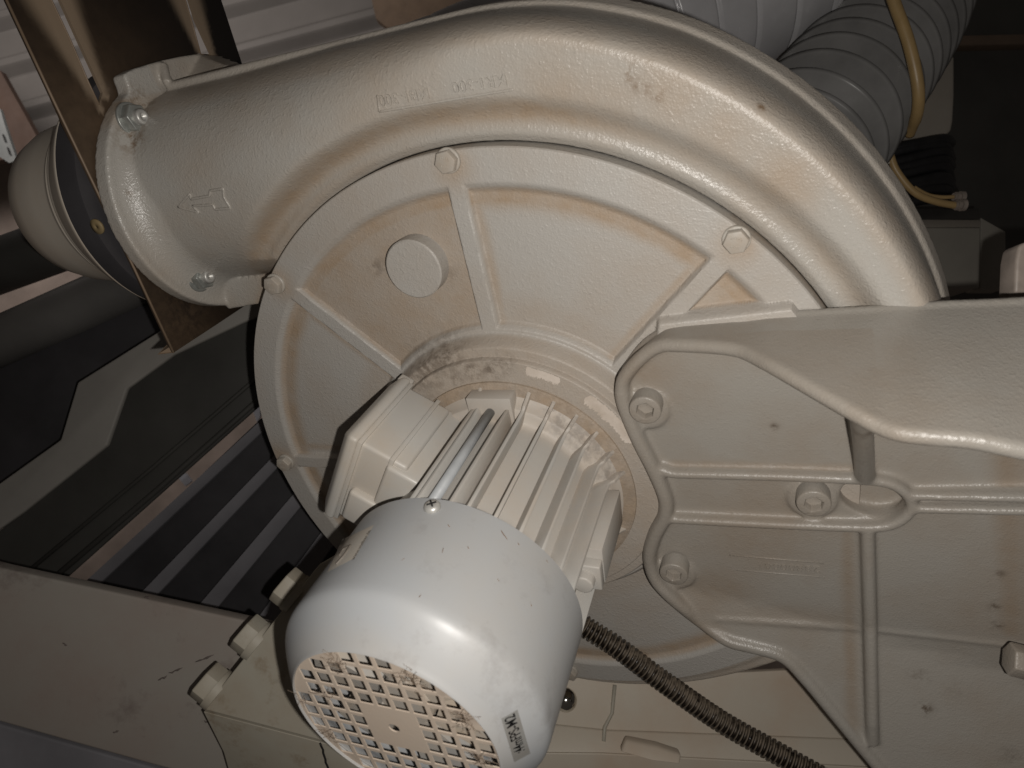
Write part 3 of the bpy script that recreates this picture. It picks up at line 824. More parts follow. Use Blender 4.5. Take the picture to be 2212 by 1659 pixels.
    sticker('paper_sticker', [(808, 1133), (766, 1205), (706, 1236), (740, 1165)], mt_paper, .2, 12, cowl_pt)
    # the small printed line and the grey logo swoosh of the paper sticker
    c0, e1, e0 = cowl_pt(780, 1176, .4), cowl_pt(760, 1210, .4), cowl_pt(799, 1143, .4); n_ = np.array([c0[0], c0[1], 0]); n_ /= np.linalg.norm(n_)
    ud = e0 - e1; ud /= np.linalg.norm(ud)
    o = put('printed_line', onto_cowl(text_mesh('www.voelker.de', 3.0, ud, np.cross(n_, ud), c0, .02, sx=1.0, bold=.03), n_, .22), mt_greyink, cowl); o.location = (0, 0, 0)
    bb = MB(); cs = [cowl_pt(x, y, .35) for x, y in ((771, 1192 - 2), (757, 1200), (742, 1218), (727, 1226))]
    bb.tube(smooth_path([cowl_pt(x, y, .3) for x, y in ((757, 1178), (750, 1190), (738, 1206), (726, 1219))], 5), .55, 6); bb.tube(smooth_path([cowl_pt(x, y, .3) for x, y in ((757, 1178), (742, 1186), (733, 1200))], 5), .4, 6)
    o = put('printed_logo', bb.me('printed_logo'), mt_greyink, cowl); o.location = (0, 0, 0)
    # grey foil tag with marker writing
    q4 = [(1083, 1553), (1118, 1533), (1146, 1628), (1111, 1647)]
    sticker('foil_tag', q4, mt_tag, .22, 12, cowl_pt)
    c0 = cowl_pt(1115, 1590, .5); e1 = cowl_pt(1128, 1637, .5); e0 = cowl_pt(1101, 1543, .5); sd = cowl_pt(1098, 1597, .5); sd2 = cowl_pt(1131, 1582, .5)
    tm = text_mesh(':44mFPS-M2', 6.6, e0 - e1, sd - sd2, c0, .02, sx=.66, bold=.07)
    n_ = np.cross(e0 - e1, sd - sd2); n_ = n_ * np.sign(n_ @ np.array([c0[0], c0[1], 0])); onto_cowl(tm, n_, .22)
    o = put('marker_writing', tm, mt_ink, cowl); o.location = (0, 0, 0)

    # terminal box
    ps = math.radians(158); Wd = np.array([math.cos(ps), math.sin(ps), 0]); Td = np.array([math.sin(ps), -math.cos(ps), 0])
    def wt(w, t, h): return Wd * w + Td * (t + 4) + HN * h
    ax3 = (Wd, Td, HN)
    b = MB(); b.box(wt(70, 0, 49.5), (14.5, 31, 28.5), ax3); b.box(wt(56, 0, 49.5), (10, 28, 31.5), ax3)
    b.box(wt(70, -14, 79), (10, 12, 3.6), ax3)
    tb = put('terminal_box', bevel(b.me('terminal_box'), 2.2, 3), mt_box, mo)
    b = MB(); o_ = []; w0, w1, w2 = 84.6, 90.0, 94.5
    for (w, a_, c_) in ((w0, 34, 31.5), (w1, 34, 31.5), (w2, 28, 25)):
        o_.append([wt(w, sx * a_, 49.5 + sh * c_) for sx, sh in ((-1, -1), (1, -1), (1, 1), (-1, 1))])
    vs = [p for r_ in o_ for p in r_]
    b.add(vs, [(0, 1, 2, 3), (11, 10, 9, 8)] + [(k * 4 + i, (k + 1) * 4 + i, (k + 1) * 4 + (i + 1) % 4, k * 4 + (i + 1) % 4) for k in range(2) for i in range(4)])
    l = put('box_lid', bevel(b.me('box_lid'), 1.8, 4), mt_box, tb); l.location = (0, 0, 0)
    b = MB(); b.box(wt(83.4, 0, 49.5), (1.3, 32.6, 30.2), ax3)
    l = put('box_gasket', bevel(b.me('box_gasket'), .5, 2), mt_box, tb); l.location = (0, 0, 0)
    b = MB(); b.box(wt(64.5, 0, 49.5), (1.3, 32.2, 29.6), ax3)
    l = put('box_gasket', bevel(b.me('box_gasket'), .5, 2), mt_box, tb); l.location = (0, 0, 0)
    for t_, h_ in ((27, 17.0), (-27, 17.0)):
        b = MB(); b.box(wt(88, t_, h_), (4.4, 4.6, 3.4), ax3)
        l = put('lid_ear', bevel(b.me('lid_ear'), 1.2, 3), mt_box, tb); l.location = (0, 0, 0)
    b = MB(); b.lathe([(0.3, 30), (8, 30), (8, 36), (9.6, 36), (9.6, 44), (7.5, 48), (0.3, 48)], 24, axis=(wt(74, 0, 56), Wd, HN, -Td))
    l = put('cable_gland', sharp(b.me('cable_gland')), mt_box, tb); l.location = (0, 0, 0)
    return mo


motor = make_motor()


# ------------------------------------------------------------------ the cast bracket arm on the right
def floor_h(u, v):
    return 13.0 + np.maximum(0, -(v + 50 + .02 * u)) * .34


def make_arm():
    ar = thing('support_bracket', 'grey cast bracket arm with raised ribs and socket screws right of the motor', 'bracket', (150, 20, 0))
    b = MB()
    low = [(1340, 850, 20), (1347, 885, 20), (1373, 950, 20), (1408, 1020, 20), (1430, 1070, 20), (1437, 1100, 20), (1432, 1130, 20), (1413, 1165, 20), (1402, 1200, 20), (1403, 1230, 20), (1415, 1262, 21), (1440, 1292, 22),
           (1478, 1325, 21.5), (1510, 1350, 20), (1570, 1393, 0), (1625, 1408, 0), (1690, 1428, 0), (1740, 1476, 0), (1810, 1560, 0), (1890, 1657, 0), (2010, 1800, 0)]
    def onfl(x, y, up_=3.0):
        h = 14.0
        for _ in range(30): p = P(x, y, h); h = .5 * h + .5 * (float(floor_h(p[0], p[1])) + up_)
        return P(x, y, h)
    up = [(1340, 850, 20), (1345, 825, 20), (1370, 792, 20), (1400, 766, 20), (1420, 756, 20.5), (1440, 752, 21.5), (1520, 755, 26), (1575, 760, 30), (1610, 769, 34), (1640, 784, 40), (1690, 811, 50), (1850, 903, 74), (1905, 932, 80), (1950, 947, 84), (2000, 953, 85), (2110, 963, 87), (2212, 984, 89), (2330, 1004, 90)]
    lowp = [P(*p) if p[2] else onfl(p[0], p[1]) for p in low]; upp = [P(*p) for p in up]
    right_low = P(2360, 1750, 62)
    e1_, e2_ = P(2560, 960, 13), P(2700, 1800, 60)
    outline = [(p[0], p[1]) for p in upp] + [(e1_[0], e1_[1]), (e2_[0], e2_[1])] + [(p[0], p[1]) for p in lowp[::-1]][:-1]
    hole_c = P(1888, 1079, 14)
    # floor plate: dense triangulated top so it can follow floor_h, with the through hole
    bm = bmesh.new()
    ov = [bm.verts.new((x, y, 0)) for x, y in outline]; es = [bm.edges.new((ov[i], ov[(i + 1) % len(ov)])) for i in range(len(ov))]
    hv = [bm.verts.new((hole_c[0] + 15.5 * math.cos(t), hole_c[1] + 11.5 * math.sin(t), 0)) for t in np.linspace(0, 2 * PI, 36, endpoint=False)]
    es += [bm.edges.new((hv[i], hv[(i + 1) % 36])) for i in range(36)]
    bmesh.ops.triangle_fill(bm, use_beauty=True, edges=es)
    for k in range(4):
        long = [e for e in bm.edges if e.calc_length() > 14]
        if long: bmesh.ops.subdivide_edges(bm, edges=long, cuts=1); bmesh.ops.triangulate(bm, faces=bm.faces[:])
    bm.verts.ensure_lookup_table(); bm.verts.index_update()
    V0 = np.array([v.co[:] for v in bm.verts]); T = [[v.index for v in f.verts] for f in bm.faces]
    bnd = [(e.verts[0].index, e.verts[1].index) for e in bm.edges if len(e.link_faces) == 1]; bm.free()
    n = len(V0); fh = floor_h(V0[:, 0], V0[:, 1])
    b.add(np.c_[V0[:, :2], fh], T); nb = len(b.v) - n
    b.v += [tuple(x) for x in np.c_[V0[:, :2], fh - 9.0]]
    b.f += [[nb + n + i for i in f[::-1]] for f in T] + [[nb + i, nb + j, nb + n + j, nb + n + i] for i, j in bnd]

    def fin(pts, hw, base=None, top=None, rad=None):
        """upright rib along pts (u, v, h_top) with a rounded crest"""
        pts = [np.array(p, float) for p in pts]
        for i in range(len(pts) - 1):
            a, c = pts[i], pts[i + 1]; d = (c - a)[:2]; L = np.linalg.norm(d)
            if L < 1e-6: continue
            nrm = np.array([-d[1], d[0]]) / L * hw
            vs = []
            for p in (a, c):
                bh = (floor_h(p[0], p[1]) - 5) if base is None else base
                for sg in (-1, 1):
                    vs += [(p[0] + sg * nrm[0], p[1] + sg * nrm[1], bh), (p[0] + sg * nrm[0], p[1] + sg * nrm[1], p[2])]
            b.add(vs, [(0, 1, 3, 2), (4, 6, 7, 5), (0, 4, 5, 1), (2, 3, 7, 6), (1, 5, 7, 3), (0, 2, 6, 4)])
        b.tube(pts, rad or hw, 12)
        for p in pts[1:-1]:
            b.sphere(p, rad or hw, 6); bh = (floor_h(p[0], p[1]) - 5) if base is None else base
            b.tube([(p[0], p[1], bh), (p[0], p[1], p[2])], rad or hw, 12)
    feet = [(1340, 846), (1343, 818), (1366, 778), (1397, 733), (1420, 712), (1450, 697), (1530, 688), (1570, 685), (1610, 682), (1645, 677), (1690, 673), (1842, 664), (1890, 661), (1930, 658), (1975, 655), (2060, 650), (2150, 647), (2280, 641)]
    ftp = [P(x, y, 3.0) for x, y in feet]
    RU = smooth_path([np.array([p[0], p[1], p[2] - 3.6]) for p in upp], 5); FU = smooth_path(ftp, 5)
    b.tube(RU, 3.8, 12)
    ftq = []
    for p, q_ in zip(RU, FU):
        d = (p - q_)[:2]; d = d / (np.linalg.norm(d) + 1e-6); ftq.append(np.array([q_[0] + d[0] * 3.2, q_[1] + d[1] * 3.2, 2.2]))
    b.tube(ftq[6:], 3.0, 14)
    inn = []
    for i, p in enumerate(RU):
        d = (RU[min(i + 1, len(RU) - 1)] - RU[max(i - 1, 0)])[:2]; d /= np.linalg.norm(d); nn_ = np.array([d[1], -d[0]])
        inn.append(nn_)
    vs = []
    for p, q_, nn_ in zip(RU, FU, inn):
        o3 = -nn_ * 3.6
        dq = (p - q_)[:2]; dq = dq / (np.linalg.norm(dq) + 1e-6) * 1.8
        vs += [(q_[0] + dq[0], q_[1] + dq[1], -3.5), (q_[0] + dq[0], q_[1] + dq[1], 5.0), (p[0] + o3[0], p[1] + o3[1], p[2]), (p[0] - o3[0], p[1] - o3[1], p[2]), (p[0] - o3[0], p[1] - o3[1], 5.0)]
    k = len(RU)
    b.add(vs, [(5 * i + j, 5 * i + (j + 1) % 5, 5 * i + 5 + (j + 1) % 5, 5 * i + 5 + j) for i in range(k - 1) for j in range(5)] + [[0, 1, 2, 3, 4], [5 * k - 5 + j for j in (4, 3, 2, 1, 0)]])
    fin(smooth_path([(p[0], p[1], p[2] - 3.6) for p in lowp], 5), 4.2, base=3.0)
    # U shaped channel rib
    ch = [(1432, 1022), (1450, 1030), (1550, 1033), (1700, 1037), (1850, 1044), (1903, 1048), (1940, 1060), (1966, 1082), (1972, 1105), (1955, 1128), (1925, 1143), (1880, 1148), (1750, 1144), (1600, 1137), (1470, 1130), (1425, 1128)]
    fin(smooth_path([P(x, y, 19.5) - np.array([0, 0, 3]) for x, y in ch], 5), 2.8)
    # broad rib that runs on to the right
    for y0, y1 in ((1080, 1086), (1108, 1114)):
        fin([P(1972, y0, 20) - np.array([0, 0, 3]), P(2360, y1 + 2, 24) - np.array([0, 0, 3])], 2.4)
    # column from the channel up to the high wall, and the long rib below
    cp = [P(1868, 1029, 14.5), P(1867, 985, 34), P(1863, 892, 70)]
    fin(cp, 3.9, rad=3.9); b.tube([p + HN * .2 for p in cp], [4.9, 4.5, 3.9], 14)
    fin([P(1875, 1148, 19) - np.array([0, 0, 3]), onfl(1880, 1350, 4.5), onfl(1884, 1560, 4.5), onfl(1885, 1606, .5)], 3.5)
    # shallow floor inside the slot
    b.lathe([(0.3, -1), (22, -1), (22, 3.4), (0.3, 3.4)], 40, c=(hole_c[0], hole_c[1]))
    # screw seats
    for px in ((1396, 884), (1754, 1078), (1458, 1238)):
        c = P(*px, 14); b.lathe([(0.3, 4), (12.0, 4), (12.0, c[2] + 1.6), (0.3, c[2] + 1.6)], 40, c=(c[0], c[1]))
    # the crease where the lower half turns outwards
    for (x0, y0), (x1, y1) in (((1545, 1334), (1852, 1353)), ((1897, 1356), (2165, 1386)), ((2165, 1386), (2400, 1410))):
        b.tube([onfl(x0, y0, -2.0), onfl(x1, y1, -2.0)], 2.9, 10)
    me = remesh(b.me('arm_casting'), 1.05, 11, .5)
    # round hole edge is part of the voxel mesh already
    q = uvh(me); fh = floor_h(q[:, 0], q[:, 1]); onfloor = ss(3, .6, q[:, 2] - fh)
    dust = np.zeros(len(q)); 
    def near_line(p0, p1, off, wd):
        p0 = np.array(p0[:2]); p1 = np.array(p1[:2]); d = p1 - p0; L = np.linalg.norm(d); d /= L; nrm = np.array([-d[1], d[0]])
        x = (q[:, :2] - p0) @ d; y = (q[:, :2] - p0) @ nrm - off
        return np.exp(-(y / wd) ** 2) * ss(-6, 4, x) * ss(L + 6, L - 4, x)
    dust = np.maximum(dust, .9 * near_line(P(1445, 1028, 14), P(1850, 1040, 14), 7, 4) * onfloor)
    dust = np.maximum(dust, .8 * near_line(P(1868, 1150, 14), P(1878, 1600, 40), -8, 4) * onfloor)
    dust = np.maximum(dust, .9 * near_line(P(2185, 900, 20), P(2195, 1400, 20), 0, 7) * onfloor)
    dust = np.maximum(dust, .5 * near_line(P(1530, 1325, 14), P(1850, 1352, 14), 4, 9) * onfloor)
    def blob(c, rad): return np.exp(-(((q - np.array(c)) ** 2).sum(1)) / rad ** 2)
    dust = np.maximum(dust, .7 * near_line(P(2195, 900, 14), P(2205, 1390, 14), 0, 8) * onfloor)
    for px in ((1400, 800), (1560, 1270), (1500, 1340), (1520, 1290)): dust = np.maximum(dust, .8 * blob(P(*px, 14), 22))
    dust = np.maximum(dust, .35 * (q[:, 2] > fh + 5) * (q[:, 0] < 165))
    dirt = np.zeros(len(q))
    for px, hh, rad, k in (((1985, 1466), 22, 4.2, 1.0), ((1996, 1478), 22, 3.0, .9), ((1998, 1530), 24, 3.6, .95), ((2078, 1515), 28, 6.5, .95), ((2150, 1313), 14, 3.0, .8), ((2163, 1242), 14, 2.2, .7), ((2155, 1353), 14, 3, .7), ((2098, 1555), 28, 3, .6),
                           ((2195, 1650), 35, 6, .8), ((1672, 924), 14, 2, 1), ((2100, 945), 14, 2, .8), ((1870, 922), 60, 8, .6), ((2150, 1520), 28, 2, .6)):
        dirt = np.maximum(dirt, k * 1.3 * blob(P(*px, hh), rad))
    attr(me, dust=dust, dirt=dirt); put('arm_casting', me, mt_arm, ar)
    # socket head screws
    sh = MB(); sh.lathe([(4.6, 9.8), (7.7, 9.8), (8.3, 9.1), (8.3, 0), (0.2, 0), (0.2, 4.8), (4.3, 4.8)], 48)
    base = sh.me('s'); 
    bm = bmesh.new(); prof = []
    sb = MB(); n = 48; outer = []
    ring = lambda r, h, hexa=False: [((r / math.cos(((t + PI / 6) % (PI / 3)) - PI / 6) if hexa else r) * math.cos(t), (r / math.cos(((t + PI / 6) % (PI / 3)) - PI / 6) if hexa else r) * math.sin(t), h) for t in np.linspace(0, 2 * PI, n, endpoint=False)]
    rings = [ring(8.3, 0), ring(8.3, 8.9), ring(8.05, 9.6), ring(7.5, 9.9), ring(4.45, 9.9, True), ring(4.1, 9.5, True), ring(4.1, 5.0, True), ring(.1, 4.4)]
    vs = [p for r in rings for p in r]
    sb.add(vs, [(k * n + i, k * n + (i + 1) % n, (k + 1) * n + (i + 1) % n, (k + 1) * n + i) for k in range(len(rings) - 1) for i in range(n)])
    sm = sharp(sb.me('socket_screw'), 45); bpy.data.meshes.remove(base)
    for px, hh in (((1393, 888), 24), ((1758, 1090), 24), ((1455, 1242), 24)):
        c = P(*px, hh); put('socket_screw', sm, mt_arm, ar, loc=(c[0], c[1], 14.2))
    # hex bolt at the right edge, lying along u
    c = P(2218, 1432, 36)
    hx = hexhead(7.2, 8, 0); q = uvh(hx); ax = (np.array([0, 0, 1.]), np.array([0, 1., 0]), np.array([-1., 0, 0.]))
    w = c + np.outer(q[:, 0], ax[0]) + np.outer(q[:, 1], ax[1]) + np.outer(q[:, 2], ax[2])
    hx.vertices.foreach_set('co', (np.stack([w[:, 0], -w[:, 2], w[:, 1]], 1) / 1000).astype(np.float32).ravel()); recalc(hx)
    put('hex_bolt', hx, mt_arm, ar)
    # cast part number
    Ud = P(2105, 1245, 14) - P(2370 * .78, 1262, 14)
    a, c = P(2085 * .7373 + 180, 1222, 14), P(1750, 1234, 14)
    Ud = P(1612, 1213, 14) - P(1776, 1223, 14); Ud /= np.linalg.norm(Ud); Vd = np.cross(HN, Ud)
    p0 = P(1702, 1226, 13.3)
    put('part_number', text_mesh('28800001', 6.6, Ud, Vd, p0, 1.1, sx=1.12, bold=.04, space=1.15), mt_arm, ar)
    bb = MB(); bb.tube([P(1575, 1199, 13.1), P(1780, 1216, 13.1)], .45, 6); bb.tube([P(1590, 1231, 13.0), P(1782, 1247, 13.0)], .4, 6)
    put('cast_line', bb.me('cast_line'), mt_arm, ar)
    return ar


arm = make_arm()


# ------------------------------------------------------------------ conduit
def make_conduit():
    path = smooth_path([P(1180, 1290, 0), P(1262, 1352, 2), P(1330, 1396, 4), P(1430, 1470, 6), P(1560, 1560, 8), P(1680, 1628, 12), P(1790, 1690, 18), P(1900, 1760, 24)], 40)
    path = np.array(path); L = np.concatenate([[0], np.cumsum(np.linalg.norm(np.diff(path, axis=0), axis=1))])
    n = int(L[-1] / .42); s = np.linspace(0, L[-1], n); pts = np.stack([np.interp(s, L, path[:, k]) for k in range(3)], 1)
    ph = (s % 3.7) / 3.7; up = ss(.0, .18, ph) * ss(1.0, .82, ph) * .0 + np.clip(np.sin(ph * 2 * PI), -.8, .8)
    r = 6.9 + 1.25 * up
    b = MB(); b.tube(pts, r.tolist(), 26)
    me = b.me('conduit')
    q = uvh(me); crest = np.repeat(ss(7.75, 7.9, r), 26)
    attr(me, dust=crest * .9)
    o = put('cable_conduit', me, mt_conduit)
    tag(o, 'dusty black corrugated cable conduit running from behind the motor to the bottom edge', 'conduit')


make_conduit()


# ------------------------------------------------------------------ plates and parts around the outlet
def make_plate():
    pl = thing('mounting_plate', 'dark polished steel plate with two long slots clamped behind the blower outlet flange', 'plate', so(223, 200, -60))
    s1 = S0 + 11.5
    def onp(x, y, s=s1):
        d = BM @ np.array([(x - CX) / F, (y - CY) / F, 1.0]); t = (s - PC @ DO) / (d @ DO); return PC + d * t
    def poly(pts, th=2.5, s=s1):
        vs = [onp(x, y, s) for x, y in pts]; return vs, [p + DO * th for p in vs]
    # three strips between the slots, drawn as one plate
    L = [(-40, -115), (375, 761)]
    outl = [(-45, -120), (14, 0), (110, 205), (213, 420), (375, 762), (470, 700), (560, 640), (560, 240), (530, 160), (523, 138), (478, 0), (440, -120)]
    slotA = [(90, -120), (136, 0), (213, 226), (226, 205), (158, 0), (120, -120)]
    slotB = [(330, -120), (369, 0), (432, 115), (464, 127), (436, 0), (400, -120)]
    strips = [[(-45, -120), (14, 0), (110, 205), (213, 420), (375, 762), (470, 700), (560, 640), (560, 240), (432, 115), (226, 205), (213, 226), (136, 0), (95, -120)],
              [(118, -120), (158, 0), (226, 205), (432, 115), (370, 0), (330, -120)],
              [(400, -120), (436, 0), (464, 127), (432, 115), (560, 240), (530, 160), (523, 138), (478, 0), (440, -120)]]
    b = MB()
    def solid(pts, th=2.2):
        a, c = poly(pts, th); n = len(a)
        b.add(a + c, [list(range(n)), list(range(2 * n - 1, n - 1, -1))] + [(i, i + n, (i + 1) % n + n, (i + 1) % n) for i in range(n)])
    left = [(-45, -120), (14, 0), (110, 205), (137, 265), (213, 420), (290, 580), (375, 762), (465, 703), (560, 640), (600, 400), (560, 200), (433, 116), (330, 150), (240, 190), (222, 200), (214, 227), (191, 178), (153, 89), (111, 0), (62, -120)]
    mid = [(80, -120), (131, 0), (169, 84), (207, 167), (222, 200), (240, 190), (330, 150), (432, 115), (413, 43), (400, 0), (365, -120)]
    rgt = [(374, -120), (410, 0), (423, 43), (457, 117), (433, 116), (540, 200), (523, 138), (478, 0), (440, -120)]
    solid(left); solid(mid); solid(rgt)
    me = b.me('steel_sheet', smooth=False)
    bm = bmesh.new(); bm.from_mesh(me); bmesh.ops.triangulate(bm, faces=bm.faces[:])
    for k in range(8):
        long = [e for e in bm.edges if e.calc_length() > .0045]
        if long: bmesh.ops.subdivide_edges(bm, edges=long, cuts=1); bmesh.ops.triangulate(bm, faces=bm.faces[:])
    bm.to_mesh(me); bm.free()
    q = uvh(me); c0 = onp(250, 420); dd = q[:, 1]
    c1 = onp(150, 250); c2 = onp(380, 740); c3 = onp(290, 180)
    def blob(c, rad): return np.exp(-(((q - np.array(c)) ** 2).sum(1)) / rad ** 2)
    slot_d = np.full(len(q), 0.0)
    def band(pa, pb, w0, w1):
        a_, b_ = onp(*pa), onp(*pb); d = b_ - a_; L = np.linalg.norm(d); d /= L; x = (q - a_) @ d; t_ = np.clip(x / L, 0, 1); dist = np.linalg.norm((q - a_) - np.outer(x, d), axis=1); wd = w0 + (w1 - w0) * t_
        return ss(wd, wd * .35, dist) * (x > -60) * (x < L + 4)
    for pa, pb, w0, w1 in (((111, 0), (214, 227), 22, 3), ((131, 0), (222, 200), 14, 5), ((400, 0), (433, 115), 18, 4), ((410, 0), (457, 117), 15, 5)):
        slot_d = np.maximum(slot_d, band(pa, pb, w0, w1))  # soft reflections along the slots, painted into the sheet colour
    dust = .9 * blob(onp(205, 330), 55) + .7 * blob(onp(380, 745), 30) + .6 * blob(onp(250, 500), 50) + .35 * blob(onp(160, 200), 60) + .3 * blob(onp(300, 150), 50) + .55 * blob(onp(420, 690), 40)
    dirt = .7 * blob(onp(400, 655), 26)
    attr(me, dust=np.maximum(dust * .5, 0), dirt=dirt, rub=slot_d)  # rub carries the painted reflections along the slots
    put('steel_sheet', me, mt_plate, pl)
    for pts_ in ([(94, -40), (111, 0), (153, 89), (191, 178), (214, 227)], [(392, -30), (400, 0), (413, 43), (433, 116)]):
        b = MB(); b.tube([onp(*p_) for p_ in pts_], .55, 6); put('slot_edge', b.me('slot_edge'), mt_tab, pl)
    # turned-up toe at the lower tip
    b = MB(); a = onp(375, 762); c = onp(340, 766, s1 + 8); d_ = onp(360, 745, s1 + 8); e_ = onp(369, 748)
    b.add([a, c, d_, e_, a + HN * -1.2, c + HN * -1.2, d_ + HN * -1.2, e_ + HN * -1.2], [(0, 1, 2, 3), (7, 6, 5, 4), (0, 4, 5, 1), (1, 5, 6, 2), (2, 6, 7, 3), (3, 7, 4, 0)])
    put('toe', b.me('toe', smooth=False), mt_tab, pl)
    # bright cut edge on the left
    b = MB(); b.tube([onp(14, 0), onp(110, 205), onp(213, 420), onp(290, 580), onp(375, 762)], .8, 6)
    put('cut_edge', b.me('cut_edge'), mt_tab, pl)
    return pl


make_plate()

hood = thing('duct_hood', 'round grey rubber hood with two beads left of the blower outlet', 'duct', so(270, 188, -52))
axh = (so(0, 194, -49), TO, HN, DO)
b = MB(); b.lathe([(62, 240), (80.2, 240), (80.4, 242), (78.5, 246), (73, 257), (65.5, 270), (64.6, 271.5), (64.8, 272.8), (63.6, 274), (61.6, 275), (61.4, 276.5), (62.2, 278), (61.6, 279.8), (60.2, 281), (59.4, 285), (58, 300), (56, 318), (51.5, 334), (42, 346), (28, 354), (12, 358), (1, 358)], 128, axis=axh, closed=False)
put('hood_shell', b.me('hood_shell'), mt_hood, hood)
b = MB(); b.lathe([(60, 224), (80.4, 224), (80.8, 226), (80.8, 240), (60, 240)], 128, axis=axh)
put('clamp_ring', sharp(b.me('clamp_ring')), mt_dark, hood)
b = MB()
best = min(((abs(math.hypot(P(209, 490, h) @ TO - 194, h + 49) - 81.0) + (0 if P(209, 490, h)[2] > HM - 20 else 50), h) for h in np.arange(-80, 60, .5)))
c = P(209, 490, best[1]); nr = TO * (c @ TO - 194) + HN * (c[2] + 49); nr /= np.linalg.norm(nr)
b.lathe([(0.2, -1), (4.6, -1), (4.5, .25), (0.2, .3)], 20, axis=(c, DO, np.cross(nr, DO), nr))
put('clamp_rivet', b.me('clamp_rivet'), plain('ochre paint spot', (.21, .155, .075), .7), hood)


# ------------------------------------------------------------------ left hand frame: sheets and beams
def slab(name, pts, h, th, mat, parent=None, smooth=False, bev=.8):
    """plate traced on the plane at height h (or one height per point), thickness th behind it"""
    hs = h if hasattr(h, '__len__') else [h] * len(pts)
    a = [P(x, y, k) for (x, y), k in zip(pts, hs)]; c = [p - HN * th for p in a]; n = len(a); b = MB()
    b.add(a + c, [list(range(n)), list(range(2 * n - 1, n - 1, -1))] + [(i, i + n, (i + 1) % n + n, (i + 1) % n) for i in range(n)])
    me = b.me(name, smooth=False)
    if bev: me = bevel(me, bev, 2, 25)
    return put(name, me, mat, parent)


def zslab(name, pts, z, th, mat, bev=2, parent=None):
    """plate facing the camera side at distance z, thickness th away"""
    zs = z if hasattr(z, '__len__') else [z] * len(pts)
    a = [PZ(x, y, k) for (x, y), k in zip(pts, zs)]; d = BM @ np.array([0.1, 0.05, 1.]); d /= np.linalg.norm(d); c = [p + d * th for p in a]; n = len(a); b = MB()
    b.add(a + c, [list(range(n)), list(range(2 * n - 1, n - 1, -1))] + [(i, i + n, (i + 1) % n + n, (i + 1) % n) for i in range(n)])
    me = b.me(name, smooth=False)
    if bev: me = bevel(me, bev, 3, 25)
    return put(name, me, mat, parent)


o = zslab('steel_beam', [(-120, 1196), (0, 1227), (530, 1341), (760, 1392), (900, 1420), (900, 1800), (330, 1653), (0, 1560), (-120, 1527)], 520, 14, mt_beam)
tag(o, 'wide grey painted steel beam with brown smudges across the lower left corner', 'beam')
bm_ = o; rnd = random.Random(21)
for (x, y, l_, a_) in ((600 * .7373, 1910 * .7373 + 14, 22, -.35), (395 * .7373 + 60, 1465, 12, -.5), (520, 1392 + 20, 8, .2), (140, 1398 - 6, 5, .4), (318, 1291, 6, .1), (380, 1448, 16, -.4), (450, 1560, 9, .3), (250, 1600 - 20, 7, -.2)):
    pts = [PZ(x + l_ * t * math.cos(a_) + rnd.uniform(-1, 1), y + l_ * t * math.sin(a_) + rnd.uniform(-1.5, 1.5), 519.9) for t in np.linspace(-1, 1, 6)]
    b = MB(); b.tube(pts, [.15, .7, .4, .9, .5, .15], 6); k_ = put('scrape_mark', b.me('scrape_mark'), mt_scrape, bm_); k_.location = (0, 0, 0)
o = zslab('dark_beam', [(-120, 1535), (0, 1566), (330, 1659), (700, 1770), (700, 2000), (-120, 2000)], 545, 20, mt_strip)
tag(o, 'dark blue grey beam below the wide grey beam in the bottom left corner', 'beam')

zb = zslab('bent_bar', [(-120, 1125), (0, 1043), (130, 950), (167, 826), (347, 713), (520, 610), (620, 560), (700, 600), (560, 680), (375, 766), (273, 840), (230, 963), (50, 1106), (-120, 1225)], 640, 6, mt_zbar)
tag(zb, 'grey brown bar bent like a Z beneath the tip of the steel plate', 'bar')
o = zslab('olive_sheet', [(-120, 1235), (50, 1106), (230, 963), (273, 840), (375, 766), (560, 655), (800, 520), (800, 700), (560, 876), (136, 1254), (60, 1330), (-120, 1330)], 680, 5, mt_dark2)
tag(o, 'dark olive sheet panel between the bent bar and the slatted panel', 'panel')
b = MB(); b.tube([PZ(830, 600, 677), PZ(560, 812, 677), (PZ(330, 1010, 677)), PZ(60, 1235, 677)], 2.2, 10); b.tube([PZ(830, 655, 676), PZ(560, 862, 676), PZ(340, 1058, 676), PZ(100, 1262, 676)], 3.0, 10)
f_ = put('pressed_fold', b.me('pressed_fold'), mt_dark2, o); f_.location = (0, 0, 0)
for px0, px1, wd in (((560, 815), (90, 1240), 7), ((565, 845), (110, 1250), 4)):
    pass
o = zslab('black_sheet', [(-120, 890), (0, 780), (180, 700), (300, 610), (560, 560), (560, 640), (347, 716), (167, 829), (130, 953), (0, 1046), (-120, 1128)], 720, 6, mt_dark)
tag(o, 'black sheet panel above the bent bar on the left', 'panel')

# round grey tube
b = MB(); path = [PZ(-160, 810, 720), PZ(150, 672, 720), PZ(330, 592, 720), PZ(620, 470, 720)]
b.tube(path, 27, 40)
o = put('round_tube', b.me('round_tube'), plain('charcoal tube paint', (0.115, 0.11, 0.104), 0.5, 0.0, 0.2, 8)); tag(o, 'grey round tube slanting up behind the duct hood, below the black beam', 'tube')
b = MB(); path = [PZ(-160, 632, 760), PZ(150, 520, 760), PZ(420, 420, 760)]
b.tube(path, 30, 32)
o = put('round_beam', b.me('round_beam'), mt_dark2); tag(o, 'black brown tube leaving the left edge behind the duct hood', 'tube')

